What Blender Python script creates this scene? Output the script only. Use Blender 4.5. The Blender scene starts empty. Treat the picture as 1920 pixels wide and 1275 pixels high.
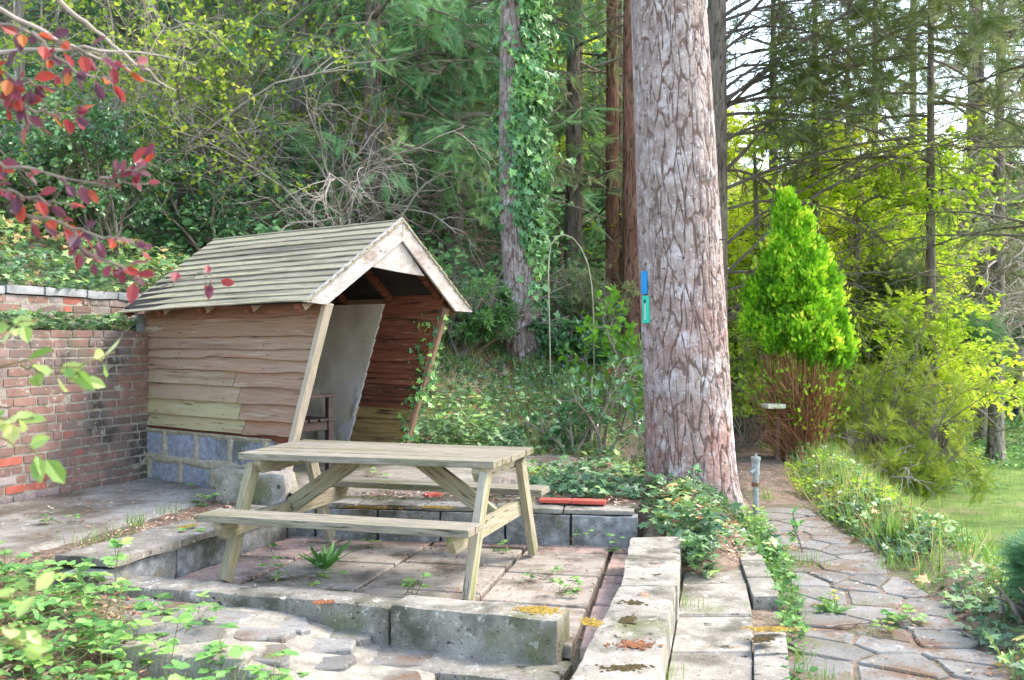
import bpy, math, random
import numpy as np
from mathutils import Vector, Matrix
R = math.radians
rng = np.random.default_rng(7)
random.seed(7)
sc = bpy.context.scene
COL = sc.collection
FPX, CAMH = 1851.0, 1.42

def at(px, py, Y):                       # photo pixel at distance Y -> world point
    return np.array([(px-960)/FPX*Y, Y, CAMH-(py-637.5)/FPX*Y])
def atz(px, py, z):                      # photo pixel on a horizontal plane z
    return at(px, py, (CAMH-z)*FPX/(py-637.5))

# ---------------------------------------------------------------- noise
def _h(ix, iy, iz):
    n = (ix.astype(np.int64)*374761393 + iy.astype(np.int64)*668265263 + iz.astype(np.int64)*2147483647 + 1013904223) & 0xffffffff
    n = ((n ^ (n >> 13))*1274126177) & 0xffffffff
    n = ((n ^ (n >> 16))*2246822519) & 0xffffffff
    return ((n ^ (n >> 15)) & 0xffffff)/float(0xffffff)
def vnoise(x, y, z=0.0):
    x, y, z = np.broadcast_arrays(np.asarray(x, float), np.asarray(y, float), np.asarray(z, float))
    xi, yi, zi = np.floor(x), np.floor(y), np.floor(z)
    fx, fy, fz = x-xi, y-yi, z-zi
    fx, fy, fz = fx*fx*(3-2*fx), fy*fy*(3-2*fy), fz*fz*(3-2*fz)
    r = 0
    for dx in (0, 1):
        for dy in (0, 1):
            for dz in (0, 1):
                w = (fx if dx else 1-fx)*(fy if dy else 1-fy)*(fz if dz else 1-fz)
                r = r + w*_h(xi+dx, yi+dy, zi+dz)
    return r
def fbm(x, y, z=0.0, o=4):
    r, a, t = 0, .5, 0
    for i in range(o):
        r = r + a*vnoise(np.asarray(x)*2**i+17*i, np.asarray(y)*2**i+5*i, np.asarray(z)*2**i); t += a; a *= .5
    return r/t
def sstep(a, b, x):
    t = np.clip((x-a)/(b-a), 0, 1); return t*t*(3-2*t)

# ---------------------------------------------------------------- nodes / materials
def mat(name, cols, scale=5, detail=6, rough=.85, coord='pos', stretch=(1,1,1), attr=None, attr_cols=None,
        layers=(), bump=.3, bscale=40, bdist=.01, transl=0, spec=.25, distort=0., attr_amt=.6, dark_attr=None):
    """cols: list of (pos,colour) driven by noise; attr_cols: ramp on the per-item attribute 'v', multiplied in"""
    m = bpy.data.materials.new(name); m.use_nodes = True
    nt = m.node_tree; N = nt.nodes; L = nt.links; N.clear()
    def nd(t, **k):
        n = N.new(t)
        for a, b in k.items(): setattr(n, a, b)
        return n
    if coord == 'pos':
        g = nd('ShaderNodeNewGeometry'); src = g.outputs['Position']
    else:
        g = nd('ShaderNodeTexCoord'); src = g.outputs['Object']
    A = None
    if attr_cols is not None or coord == 'objv' or attr:
        A = nd('ShaderNodeAttribute', attribute_name='v')
    if coord == 'objv':      # shift the grain per board
        sh = nd('ShaderNodeVectorMath', operation='SCALE'); sh.inputs[0].default_value = (7.3, 13.1, 5.7); L.new(A.outputs['Fac'], sh.inputs['Scale'])
        ad = nd('ShaderNodeVectorMath', operation='ADD'); L.new(src, ad.inputs[0]); L.new(sh.outputs[0], ad.inputs[1]); src = ad.outputs[0]
    mp = nd('ShaderNodeMapping'); mp.inputs['Scale'].default_value = stretch; L.new(src, mp.inputs['Vector'])
    def noise(s, d=4, vec=None, dist=0.):
        n = nd('ShaderNodeTexNoise'); n.inputs['Scale'].default_value = s; n.inputs['Detail'].default_value = d
        n.inputs['Distortion'].default_value = dist; n.inputs['Roughness'].default_value = .62
        L.new(vec or mp.outputs[0], n.inputs['Vector']); return n.outputs['Fac']
    def ramp(fac, cs):
        r = nd('ShaderNodeValToRGB'); e = r.color_ramp.elements
        while len(e) < len(cs): e.new(.5)
        for k, (p, c) in enumerate(cs): e[k].position = p; e[k].color = (*c, 1)
        L.new(fac, r.inputs['Fac']); return r.outputs['Color']
    def mix(a, b, fac, mode='MIX'):
        x = nd('ShaderNodeMix', data_type='RGBA', blend_type=mode)
        if isinstance(fac, float): x.inputs[0].default_value = fac
        else: L.new(fac, x.inputs[0])
        for s, v in ((6, a), (7, b)):
            if isinstance(v, tuple): x.inputs[s].default_value = (*v, 1)
            else: L.new(v, x.inputs[s])
        return x.outputs[2]
    nz = noise(scale, detail, dist=distort)
    c = ramp(nz, cols)
    if attr_cols is not None:
        ac = ramp(A.outputs['Fac'], attr_cols)
        c = mix(c, ac, float(attr_amt))
    for ly in layers:       # (colour, scale, lo, hi, kind) kind: '', 'up', 'low:z0:z1'
        col, s, lo, hi = ly[:4]; kind = ly[4] if len(ly) > 4 else ''
        f = noise(s, 5, mp.outputs[0] if coord == 'objv' else src)
        mr = nd('ShaderNodeMapRange'); mr.inputs['From Min'].default_value = lo; mr.inputs['From Max'].default_value = hi
        L.new(f, mr.inputs['Value']); fac = mr.outputs[0]
        if kind.startswith('up') or kind.startswith('low'):
            gg = nd('ShaderNodeNewGeometry'); sp = nd('ShaderNodeSeparateXYZ')
            L.new(gg.outputs['Normal' if kind == 'up' else 'Position'], sp.inputs[0])
            m2 = nd('ShaderNodeMapRange'); L.new(sp.outputs['Z'], m2.inputs['Value'])
            if kind == 'up': m2.inputs['From Min'].default_value = .4; m2.inputs['From Max'].default_value = .9
            else:
                _, z0, z1 = kind.split(':'); m2.inputs['From Min'].default_value = float(z1); m2.inputs['From Max'].default_value = float(z0)
            mu = nd('ShaderNodeMath', operation='MULTIPLY'); L.new(fac, mu.inputs[0]); L.new(m2.outputs[0], mu.inputs[1]); fac = mu.outputs[0]
        c = mix(c, col, fac)
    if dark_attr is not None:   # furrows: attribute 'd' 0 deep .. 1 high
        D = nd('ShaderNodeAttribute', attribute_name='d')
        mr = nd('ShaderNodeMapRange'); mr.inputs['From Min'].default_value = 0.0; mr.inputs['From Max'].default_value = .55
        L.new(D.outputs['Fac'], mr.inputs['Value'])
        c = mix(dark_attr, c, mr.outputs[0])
    b = nd('ShaderNodeBsdfPrincipled'); L.new(c, b.inputs['Base Color'])
    b.inputs['Roughness'].default_value = rough; b.inputs['Specular IOR Level'].default_value = spec
    if bump:
        bn = noise(bscale, 5); bp = nd('ShaderNodeBump'); bp.inputs['Strength'].default_value = bump; bp.inputs['Distance'].default_value = bdist
        L.new(bn, bp.inputs['Height']); L.new(bp.outputs[0], b.inputs['Normal'])
    o = nd('ShaderNodeOutputMaterial')
    if transl:
        t = nd('ShaderNodeBsdfTranslucent'); br = nd('ShaderNodeBrightContrast'); L.new(c, br.inputs['Color']); br.inputs['Bright'].default_value = .0
        L.new(mix(c, (1.0, .95, .3), .25, 'MIX') if False else c, t.inputs['Color'])
        ms = nd('ShaderNodeMixShader'); ms.inputs[0].default_value = transl; L.new(b.outputs[0], ms.inputs[1]); L.new(t.outputs[0], ms.inputs[2])
        L.new(ms.outputs[0], o.inputs['Surface'])
    else: L.new(b.outputs[0], o.inputs['Surface'])
    return m

def c_green(cs): return cs[0][1][1] > cs[0][1][0]
LEAF_GAIN = {'conifer_needles': 2.9, 'ivy_leaf': 2.6, 'ground_ivy_leaf': 1.8, 'bramble_leaf': 1.3, 'grass_blade': 1.25, 'thuja_foliage': 1.5, 'cypress_foliage': 1.8, 'dull_conifer_foliage': 1.7, 'spring_leaf': 1.15,
             'glossy_leaf': 1.6, 'golden_conifer_foliage': 1.3, 'bluebell_leaf': 1.6, 'dry_grass': 1.35, 'lime_leaf': 1.35, 'red_leaf': .9, 'dead_leaf': 1.5}
def leafmat(name, cs, rough=.5, transl=.35, spec=.35):
    """per-leaf colour ramp"""
    k_ = LEAF_GAIN.get(name, 1.0); w_ = (1.2, 1.0, .86) if c_green(cs) else (1, 1, 1)
    cs = [(p, tuple(min(.9, a*k_*b) for a, b in zip(c, w_))) for p, c in cs]
    m = bpy.data.materials.new(name); m.use_nodes = True
    nt = m.node_tree; N = nt.nodes; L = nt.links; N.clear()
    A = N.new('ShaderNodeAttribute'); A.attribute_name = 'v'
    r = N.new('ShaderNodeValToRGB'); e = r.color_ramp.elements
    while len(e) < len(cs): e.new(.5)
    for k, (p, c) in enumerate(cs): e[k].position = p; e[k].color = (*c, 1)
    L.new(A.outputs['Fac'], r.inputs['Fac'])
    b = N.new('ShaderNodeBsdfPrincipled'); L.new(r.outputs[0], b.inputs['Base Color'])
    b.inputs['Roughness'].default_value = rough; b.inputs['Specular IOR Level'].default_value = spec
    t = N.new('ShaderNodeBsdfTranslucent'); L.new(r.outputs[0], t.inputs['Color'])
    ms = N.new('ShaderNodeMixShader'); ms.inputs[0].default_value = transl
    L.new(b.outputs[0], ms.inputs[1]); L.new(t.outputs[0], ms.inputs[2])
    o = N.new('ShaderNodeOutputMaterial'); L.new(ms.outputs[0], o.inputs['Surface'])
    return m

# ---------------------------------------------------------------- mesh from arrays
def link(o, parent=None):
    COL.objects.link(o)
    if parent is not None: o.parent = parent
    return o
def sub(o, p):      # o and p share a parent: hang o under p without moving it
    m = o.matrix_local.copy() if o.matrix_local else Matrix(); pm = p.matrix_local.copy(); o.parent = p; o.matrix_local = pm.inverted() @ m; return o
def tag(o, label=None, cat=None, group=None, kind=None):
    if label: o['label'] = label
    if cat: o['category'] = cat
    if group: o['group'] = group
    if kind: o['kind'] = kind
    return o
def empty(name, loc=(0,0,0), rz=0, label=None, cat=None, group=None, kind=None):
    o = bpy.data.objects.new(name, None); o.location = Vector([float(c) for c in loc]); o.rotation_euler = (0, 0, rz)
    o.empty_display_size = .2
    link(o); return tag(o, label, cat, group, kind)

class MB:
    """collects geometry in numpy; .v per-vertex attribute"""
    def __init__(s): s.V = []; s.F = {3: [], 4: []}; s.A = []; s.D = []; s.n = 0; s.P = []
    def raw(s, V, F, v=0.5, d=None):
        V = np.asarray(V, float).reshape(-1, 3); F = np.asarray(F, int)
        s.F[F.shape[1]].append(F+s.n); s.V.append(V)
        s.A.append(np.broadcast_to(np.asarray(v, float), (len(V),)).copy())
        s.D.append(np.ones(len(V)) if d is None else np.asarray(d, float).ravel())
        s.n += len(V)
    def inst(s, tpl, pos, Rm, scale, v):
        """tpl=(verts,faces)"""
        T, F = tpl; T = np.asarray(T, float); F = np.asarray(F, int); n = len(pos)
        if n == 0: return
        scale = np.asarray(scale, float)
        if scale.ndim == 0: scale = np.full(n, scale)
        if scale.ndim == 1: scale = scale[:, None].repeat(3, 1)
        W = np.einsum('nij,nkj->nki', Rm, T[None]*scale[:, None, :]) + np.asarray(pos)[:, None, :]
        FF = (F[None] + (np.arange(n)*len(T))[:, None, None]).reshape(-1, F.shape[1])
        s.raw(W.reshape(-1, 3), FF, np.repeat(np.broadcast_to(v, (n,)), len(T)))
    def box(s, size, M=None, v=.5, c=(0,0,0)):
        x, y, z = [a/2 for a in size]
        V = np.array([[a*x, b*y, e*z] for a in (-1, 1) for b in (-1, 1) for e in (-1, 1)]) + np.array(c)
        F = [[0,1,3,2],[4,6,7,5],[0,4,5,1],[2,3,7,6],[0,2,6,4],[1,5,7,3]]
        if M is not None: V = (np.array(M.to_3x3()) @ V.T).T + np.array(M.translation)
        s.raw(V, F, v)
    def prism(s, poly, z0, z1, v=.5, inset=0.0, dz=0.0):
        """polygon (xy list ccw) extruded, with a small chamfer; sides as quads, caps as triangle fans"""
        P = np.array(poly, float); n = len(P); c = P.mean(0)
        rings = [np.c_[P, np.full(n, z0)], np.c_[P, np.full(n, z1-max(inset, .0))]]
        if inset:
            Q = c+(P-c)*(1-inset/np.maximum(np.linalg.norm(P-c, axis=1, keepdims=True), .01)); rings.append(np.c_[Q, np.full(n, z1)+dz])
        V = np.concatenate(rings+[np.array([[c[0], c[1], z1+dz]])]); k = len(rings)
        F = []
        for r in range(k-1):
            for i in range(n): j = (i+1) % n; F.append([r*n+i, r*n+j, (r+1)*n+j, (r+1)*n+i])
        T = [[(k-1)*n+i, (k-1)*n+(i+1) % n, k*n] for i in range(n)]
        base = s.n; s.raw(V, F, v); s.F[3].append(np.array(T)+base)
    def rock(s, size, M=None, v=.5, seg=.05, r=.015, amp=.006, fs=9, seed=0):
        """rounded, chipped block centred at the origin"""
        nx, ny, nz = [max(2, int(round(a/seg))) for a in size]
        hs = np.array(size)/2
        def face(ax, sg, na, nb):
            a = np.linspace(-1, 1, na+1); b = np.linspace(-1, 1, nb+1); A, B = np.meshgrid(a, b, indexing='ij')
            P = np.zeros(A.shape+(3,)); o = [i for i in range(3) if i != ax]
            P[..., ax] = sg; P[..., o[0]] = A; P[..., o[1]] = B
            idx = np.arange(A.size).reshape(A.shape)
            q = np.stack([idx[:-1,:-1], idx[1:,:-1], idx[1:,1:], idx[:-1,1:]], -1).reshape(-1, 4)
            flip = (sg > 0) == (ax == 1)
            if flip: q = q[:, ::-1]
            return P.reshape(-1, 3), q
        n3 = (nx, ny, nz)
        for ax in range(3):
            o = [i for i in range(3) if i != ax]
            for sg in (-1, 1):
                P, q = face(ax, sg, n3[o[0]], n3[o[1]])
                P = P*hs
                inner = np.clip(P, -(hs-r), hs-r); d = P-inner; l = np.linalg.norm(d, axis=1, keepdims=True)
                rr = r*(1+1.5*(fbm(P[:,0]*fs+seed, P[:,1]*fs, P[:,2]*fs)-.5))[:, None]
                P = inner + d/np.maximum(l, 1e-6)*np.minimum(l, rr)
                nrm = d/np.maximum(l, 1e-6)
                P = P + nrm*((fbm(P[:,0]*fs+seed*3.1, P[:,1]*fs+5, P[:,2]*fs+9)-.5)*2*amp)[:, None]
                if M is not None: P = (np.array(M.to_3x3()) @ P.T).T + np.array(M.translation)
                s.raw(P, q, v)
    def tubes(s, pts, rad, sides=5, v=.5):
        """pts (N,K,3), rad (N,K)"""
        pts = np.asarray(pts, float); rad = np.asarray(rad, float); N, K = rad.shape
        if N == 0: return
        T = np.gradient(pts, axis=1); T /= np.maximum(np.linalg.norm(T, axis=2, keepdims=True), 1e-9)
        ref = np.where(np.abs(T[..., 2:3]) > .9, np.array([1., 0, 0]), np.array([0, 0, 1.]))
        A = np.cross(T, ref); A /= np.maximum(np.linalg.norm(A, axis=2, keepdims=True), 1e-9); B = np.cross(T, A)
        th = np.arange(sides)*2*np.pi/sides
        V = pts[:, :, None] + rad[:, :, None, None]*(A[:, :, None]*np.cos(th)[None, None, :, None] + B[:, :, None]*np.sin(th)[None, None, :, None])
        idx = np.arange(N*K*sides).reshape(N, K, sides)
        a = idx[:, :-1]; b = idx[:, 1:]
        F = np.stack([a, np.roll(a, -1, 2), np.roll(b, -1, 2), b], -1).reshape(-1, 4)
        s.raw(V.reshape(-1, 3), F, np.repeat(np.broadcast_to(v, (N,)), K*sides))
    def grid(s, V, v=.5, d=None, wrap=False):
        """V (a,b,3)"""
        a, b = V.shape[:2]; idx = np.arange(a*b).reshape(a, b)
        if wrap: q = np.stack([idx[:-1], np.roll(idx[:-1], -1, 1), np.roll(idx[1:], -1, 1), idx[1:]], -1).reshape(-1, 4)
        else: q = np.stack([idx[:-1,:-1], idx[:-1,1:], idx[1:,1:], idx[1:,:-1]], -1).reshape(-1, 4)
        s.raw(V.reshape(-1, 3), q, v if np.ndim(v) == 0 else np.asarray(v).ravel(), d)
    def mesh(s, name, smooth=False):
        V = np.concatenate(s.V).astype(np.float32); A = np.concatenate(s.A).astype(np.float32); D = np.concatenate(s.D).astype(np.float32)
        f4 = np.concatenate(s.F[4]) if s.F[4] else np.zeros((0,4), int); f3 = np.concatenate(s.F[3]) if s.F[3] else np.zeros((0,3), int)
        me = bpy.data.meshes.new(name)
        me.vertices.add(len(V)); me.vertices.foreach_set('co', V.ravel())
        nl = f4.size+f3.size; me.loops.add(nl); me.loops.foreach_set('vertex_index', np.concatenate([f4.ravel(), f3.ravel()]).astype(np.int32))
        n4, n3 = len(f4), len(f3); me.polygons.add(n4+n3)
        st = np.concatenate([np.arange(n4)*4, n4*4+np.arange(n3)*3]).astype(np.int32)
        me.polygons.foreach_set('loop_start', st)
        try: me.polygons.foreach_set('loop_total', np.concatenate([np.full(n4, 4), np.full(n3, 3)]).astype(np.int32))
        except Exception: pass
        me.polygons.foreach_set('use_smooth', np.full(n4+n3, smooth))
        at_ = me.attributes.new('v', 'FLOAT', 'POINT'); at_.data.foreach_set('value', A)
        if (D != 1).any():
            a2 = me.attributes.new('d', 'FLOAT', 'POINT'); a2.data.foreach_set('value', D)
        me.update(calc_edges=True); me.validate()
        return me
    def build(s, name, m, parent=None, smooth=False, bevel=0, M=None):
        o = bpy.data.objects.new(name, s.mesh(name, smooth)); o.data.materials.append(m)
        link(o, parent)
        if M is not None: o.matrix_local = M
        if bevel:
            b = o.modifiers.new('bevel', 'BEVEL'); b.width = bevel; b.segments = 2; b.limit_method = 'ANGLE'; b.angle_limit = R(40)
        return o

def frame(p, q, up=(0,0,1)):
    """matrix whose X runs from p to q, origin at the middle"""
    p = Vector([float(a) for a in p]); q = Vector([float(a) for a in q]); x = (q-p).normalized(); u = Vector(up)
    y = u.cross(x).normalized(); z = x.cross(y)
    M = Matrix((x, y, z)).transposed().to_4x4(); M.translation = (p+q)/2
    return M, (q-p).length
def rz(x, y, z, a): M = Matrix.Rotation(a, 4, 'Z'); M.translation = (x, y, z); return M

# ---------------------------------------------------------------- foliage helpers
def unit(a): return a/np.maximum(np.linalg.norm(a, axis=-1, keepdims=True), 1e-9)
def rots(d, up=None, jit=.4, rg=None):
    """rotation matrices: local Y along d, Z near up"""
    rg = rg or rng; d = unit(np.asarray(d, float)); n = len(d)
    if up is None: up = np.tile([0, 0, 1.], (n, 1))
    up = np.asarray(up, float) + rg.normal(0, jit, (n, 3))
    x = unit(np.cross(d, up)); z = np.cross(x, d)
    return np.stack([x, d, z], -1)
def rdir(n, rg=None, zlo=-1, zhi=1):
    rg = rg or rng; z = rg.uniform(zlo, zhi, n); a = rg.uniform(0, 2*np.pi, n); r = np.sqrt(np.maximum(0, 1-z*z))
    return np.c_[r*np.cos(a), r*np.sin(a), z]
def curves(st, d, L, K=6, droop=0., wig=.15, rg=None):
    rg = rg or rng; n = len(st); st = np.asarray(st, float); d = unit(np.asarray(d, float)); L = np.broadcast_to(L, (n,))
    P = np.zeros((n, K, 3)); P[:, 0] = st
    for k in range(1, K):
        P[:, k] = P[:, k-1] + d*(L/(K-1))[:, None]
        d = d + rg.normal(0, wig, (n, 3)); d[:, 2] -= droop; d = unit(d)
    return P
def sample(P, m, lo=.2, hi=1., rg=None):
    """m random points on each curve -> pos, tangent, t"""
    rg = rg or rng; n, K, _ = P.shape
    t = rg.uniform(lo, hi, (n, m))*(K-1); t = np.minimum(t, K-1-1e-4); i = t.astype(int); f = (t-i)[..., None]
    ar = np.arange(n)[:, None]
    a = P[ar, i]; b = P[ar, i+1]
    return (a*(1-f)+b*f).reshape(-1, 3), unit(b-a).reshape(-1, 3), (t/(K-1)).ravel()
def side(tan, spread, flat=0., rg=None):
    """child direction leaning off the tangent; flat>0 keeps it horizontal"""
    rg = rg or rng; r = rdir(len(tan), rg); r[:, 2] *= 1-flat
    r = unit(r - (r*tan).sum(1, keepdims=True)*tan)
    return unit(tan*math.cos(spread) + r*math.sin(spread))
def taper(n, K, r0, r1): 
    r0 = np.broadcast_to(r0, (n,)); return r0[:, None]*(1-np.linspace(0, 1, K)[None])+np.linspace(0, 1, K)[None]*np.asarray(r1)

# leaf shapes: along +Y
OVAL = (np.array([[0,0,0],[-.32,.28,.06],[-.3,.68,.07],[0,1,-.03],[.3,.68,.07],[.32,.28,.06],[0,.45,0]]),
        np.array([[0,6,2,1],[6,3,2,2],[0,5,4,6],[6,4,3,3]]))
OVAL = (np.array([[0,0,0],[-.32,.3,.07],[-.28,.7,.06],[0,1,-.04],[.28,.7,.06],[.32,.3,.07]]), np.array([[0,3,2,1],[0,5,4,3]]))
NARROW = (OVAL[0]*np.array([.5,1,1]), OVAL[1])
IVY = (np.array([[0,0,0],[.5,-.05,.03],[.27,.25,.04],[.46,.5,.0],[.2,.55,.05],[0,1,-.05],[-.2,.55,.05],[-.46,.5,.0],[-.27,.25,.04],[-.5,-.05,.03]])*[1,1,1],
       np.array([[0,1,2],[0,2,4],[2,3,4],[0,4,5],[0,5,6],[0,6,8],[6,7,8],[0,8,9]]))
BRAM = None
def feather(n=7, ang=50, w=.035, l0=.42):
    V = [[-w*.6,0,0],[w*.6,0,0],[0,1,-.05]]; F = [[0,1,2]]
    for i in range(n):
        t = .08+.86*i/(n-1)
        for sg in (-1, 1):
            l = l0*(1-.65*t); a = R(ang-12*t); k = len(V); x, y = sg*math.sin(a)*l, math.cos(a)*l
            V += [[0, t, 0], [0, t+w*2.2, 0], [x, t+y, -.04]]; F.append([k, k+1, k+2])
    return np.array(V), np.array(F)
SPRAY = feather(8, 52, .032, .42)
SOFT = feather(10, 40, .026, .34)
def fan(rgs=3):
    r = random.Random(rgs); V = []; F = []
    def strip(x, y, a, l, w):
        k = len(V); c, s_ = math.sin(a), math.cos(a)
        V.extend([[x-w*s_*.5, y+w*c*.5, 0], [x+w*s_*.5, y-w*c*.5, 0], [x+c*l*.6+w*s_*.6, y+s_*l*.6-w*c*.6, .02], [x+c*l, y+s_*l, -.02], [x+c*l*.6-w*s_*.6, y+s_*l*.6+w*c*.6, .02]])
        F.extend([[k, k+1, k+2], [k, k+2, k+4], [k+4, k+2, k+3]])
    strip(0, 0, 0, 1, .055)
    for i in range(5):
        for sg in (-1, 1): strip(0, .10+.16*i, sg*R(r.uniform(30, 46)), .52-.075*i, .075)
    return np.array(V), np.array(F)
FAN = fan()
def blade(seg=3, bend=.35, w=.05):
    V = []; F = []
    for i in range(seg+1):
        t = i/seg; y = t*(1-bend*t*.4); z = -bend*t*t; ww = w*(1-t)**.7 if i < seg else .002
        V += [[-ww/2, y, z], [ww/2, y, z]]
        if i: k = 2*i; F.append([k-2, k-1, k+1, k])
    return np.array(V), np.array(F)
BLADE = blade()

def in_poly(x, y, poly):
    P = np.array(poly); c = np.zeros(np.shape(x), bool); j = len(P)-1
    for i in range(len(P)):
        xi, yi = P[i]; xj, yj = P[j]
        with np.errstate(divide='ignore', invalid='ignore'):
            c ^= ((yi > y) != (yj > y)) & (x < (xj-xi)*(y-yi)/(yj-yi+1e-12)+xi)
        j = i
    return c
def scatter(poly, n, clump=0, cs=1.5, rg=None):
    rg = rg or rng; P = np.array(poly); lo, hi = P.min(0), P.max(0); out = np.zeros((0, 2))
    for _ in range(30):
        q = rg.uniform(lo, hi, (n*2, 2)); k = in_poly(q[:, 0], q[:, 1], poly)
        if clump: k &= fbm(q[:, 0]*cs+3, q[:, 1]*cs+8, 0, 3) > clump - rg.uniform(0, .12, len(q))
        out = np.concatenate([out, q[k]])
        if len(out) >= n: break
    return out[:n]
# ================================================================ terrain
WA = np.array([-3.87, 7.46]); WD = np.array([.36, .933]); WD = WD/np.linalg.norm(WD); WN = np.array([-WD[1], WD[0]])   # lower brick wall line
PATIO = [(-2.17,5.42),(.42,4.62),(.80,6.78),(-1.6,7.16)]
def conv(x, y, poly, soft):       # 1 inside a convex ccw polygon, soft edge
    m = np.full(np.shape(x), 9.); n = len(poly)
    for i in range(n):
        (x0, y0), (x1, y1) = poly[i], poly[(i+1) % n]; l = math.hypot(x1-x0, y1-y0)
        m = np.minimum(m, ((x1-x0)*(y-y0)-(y1-y0)*(x-x0))/l)
    return sstep(-soft, soft, m)
PATHC = np.array([[1.30,1.5],[1.50,3.2],[1.62,4.1],[1.86,5.2],[2.06,6.4],[2.20,7.8],[2.40,9.2],[2.72,10.8],[3.08,12.6],[3.55,14.6],[4.2,17],[5.2,20]])
PATHW = np.array([.46,.44,.42,.36,.31,.27,.26,.30,.32,.34,.36,.38])
def path_x(y): return np.interp(y, PATHC[:, 1], PATHC[:, 0])
def path_w(y): return np.interp(y, PATHC[:, 1], PATHW)
def path_z(y): return .03*np.clip(y-13, 0, 12)+.10*sstep(14,14.6,y)+.12*sstep(16.5,17,y)
def H(x, y, fine=True):
    x = np.asarray(x, float); y = np.asarray(y, float)
    s = (x-WA[0])*WN[0]+(y-WA[1])*WN[1]; t = (x-WA[0])*WD[0]+(y-WA[1])*WD[1]
    z = np.full(np.broadcast(x, y).shape, -.12)
    z = z + .10*sstep(.35, .55, x)
    # raised pavement at the left
    z = z - .10*sstep(5.0, 4.2, y)*sstep(-1.2, -.2, x)
    lm = sstep(-1.25, -2.25, x+.0*y)*sstep(3.0, 4.4, y)
    z = z*(1-lm)+.10*lm
    lm = sstep(.05, -.1, (x-(-1.6+(y-7.14)*.34)))*sstep(5.2, 5.6, y)
    z = z*(1-lm)+.155*lm
    # terrace behind the sunken patio
    bm = sstep(-.02, .06, y-(7.28-.16*(x+1.6)))*sstep(1.6, .9, x)*sstep(-1.8, -1.6, x)
    z = np.maximum(z, .26*bm-.6*(1-bm))
    # mound of the pine
    d = np.hypot((x-1.38)/.95, (y-7.6)/1.5)
    z = np.maximum(z, -.35*sstep(1.3, 1.6, d)-.02+.34*sstep(1.45, .25, d))
    # centre bank
    yt = 9.75+np.maximum(0, x-1.0)*3.6-.0*x
    k = np.clip(-x-.1, 0, 3)*1.2
    b = y-yt
    bank = .24+(.30+.13*k)*np.clip(b, 0, 3.4)+(.36+.04*k)*np.clip(b-3.4, 0, 30)
    bank = bank*sstep(-.05, .3, b)+z*(1-sstep(-.05, .3, b))
    z = np.where(b > -.05, np.maximum(z, bank), z)
    # bank behind the walls
    up = 1.80+.40*np.clip(s-.72, 0, 60)
    up = np.where(s > .30, np.where(s > .62, up, 1.46), z)
    z = np.where(s > .05, np.maximum(z, np.where(t < 3.4, up, np.minimum(up, 9999))), z)
    z = np.minimum(z, 15+.02*y)
    # path trench and the drop to the lawn
    px, pw, pz = path_x(y), path_w(y), path_z(y)
    tr = sstep(pw+.55, pw+.02, np.abs(x-px))
    flat = sstep(pw+3.0+.2*y, pw, np.abs(x-px))
    z = np.where(x > px-pw-.05, (z*(1-sstep(-.05,.05,x-(px-pw)))+(.03+pz)*sstep(-.05,.05,x-(px-pw))), z)
    z = z*(1-tr)+(-.024+pz)*tr
    ed = np.maximum(px+pw+.38, 2.75+.16*np.clip(y-8, 0, 30))
    lawn = -.95+.0*y
    q = sstep(0, 1.7, x-ed)
    z = z*(1-q)+lawn*q
    z = z + .06*sstep(.1, .3, x-px-pw)*sstep(.5, .1, x-ed)
    # right far: gentle rise of the wood
    z = z + q*.045*np.clip(y-24, 0, 60)*1.0
    # cut the sunken patio and the kerbs' strip
    pm = conv(x, y, [(-2.42,5.26),(.50,4.50),(.92,6.88),(-1.74,7.26)], .05)
    z = z*(1-pm)+(-.06)*pm
    if fine:
        near = sstep(40, 10, y)
        z = z + (fbm(x*2.2, y*2.2, 0, 4)-.5)*.05*(1-pm)*(1-tr)*(.3+sstep(.4, 1.5, z)*2.2) + (fbm(x*.35, y*.35, 3, 3)-.5)*.5*sstep(1.2, 3.5, z)
    return z

def spaced(lo, hi, a, b, fine, grow=1.13):
    c = list(np.arange(a, b, fine)); st = fine
    while c[-1] < hi: st *= grow; c.append(c[-1]+st)
    st = fine; l = []
    x = a
    while x > lo: st *= grow; x -= st; l.append(x)
    return np.array(l[::-1]+c)
m_soil = mat('soil', [(.3, (.085,.060,.045)), (.5, (.19,.14,.105)), (.7, (.33,.26,.20))], 7, 8, bump=.8, bscale=30, bdist=.02,
             layers=[((.08,.12,.045), 1.3, .50, .66), ((.26,.17,.12), 9, .55, .7), ((.05,.035,.025), 30, .58, .66), ((.42,.35,.27), 55, .62, .68)])
# a grass-green tint on the lawn side is done with its own sheet
X = spaced(-160, 160, -6.5, 5.2, .07); Yc = spaced(-12, 260, 2.2, 16, .07)
XX, YY = np.meshgrid(X, Yc); g = MB(); g.grid(np.stack([XX, YY, H(XX, YY)], -1)[::, ::])
o = g.build('ground', m_soil, smooth=True); tag(o, 'brown woodland soil with leaf litter rising to a bank', None, None, 'structure')

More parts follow.
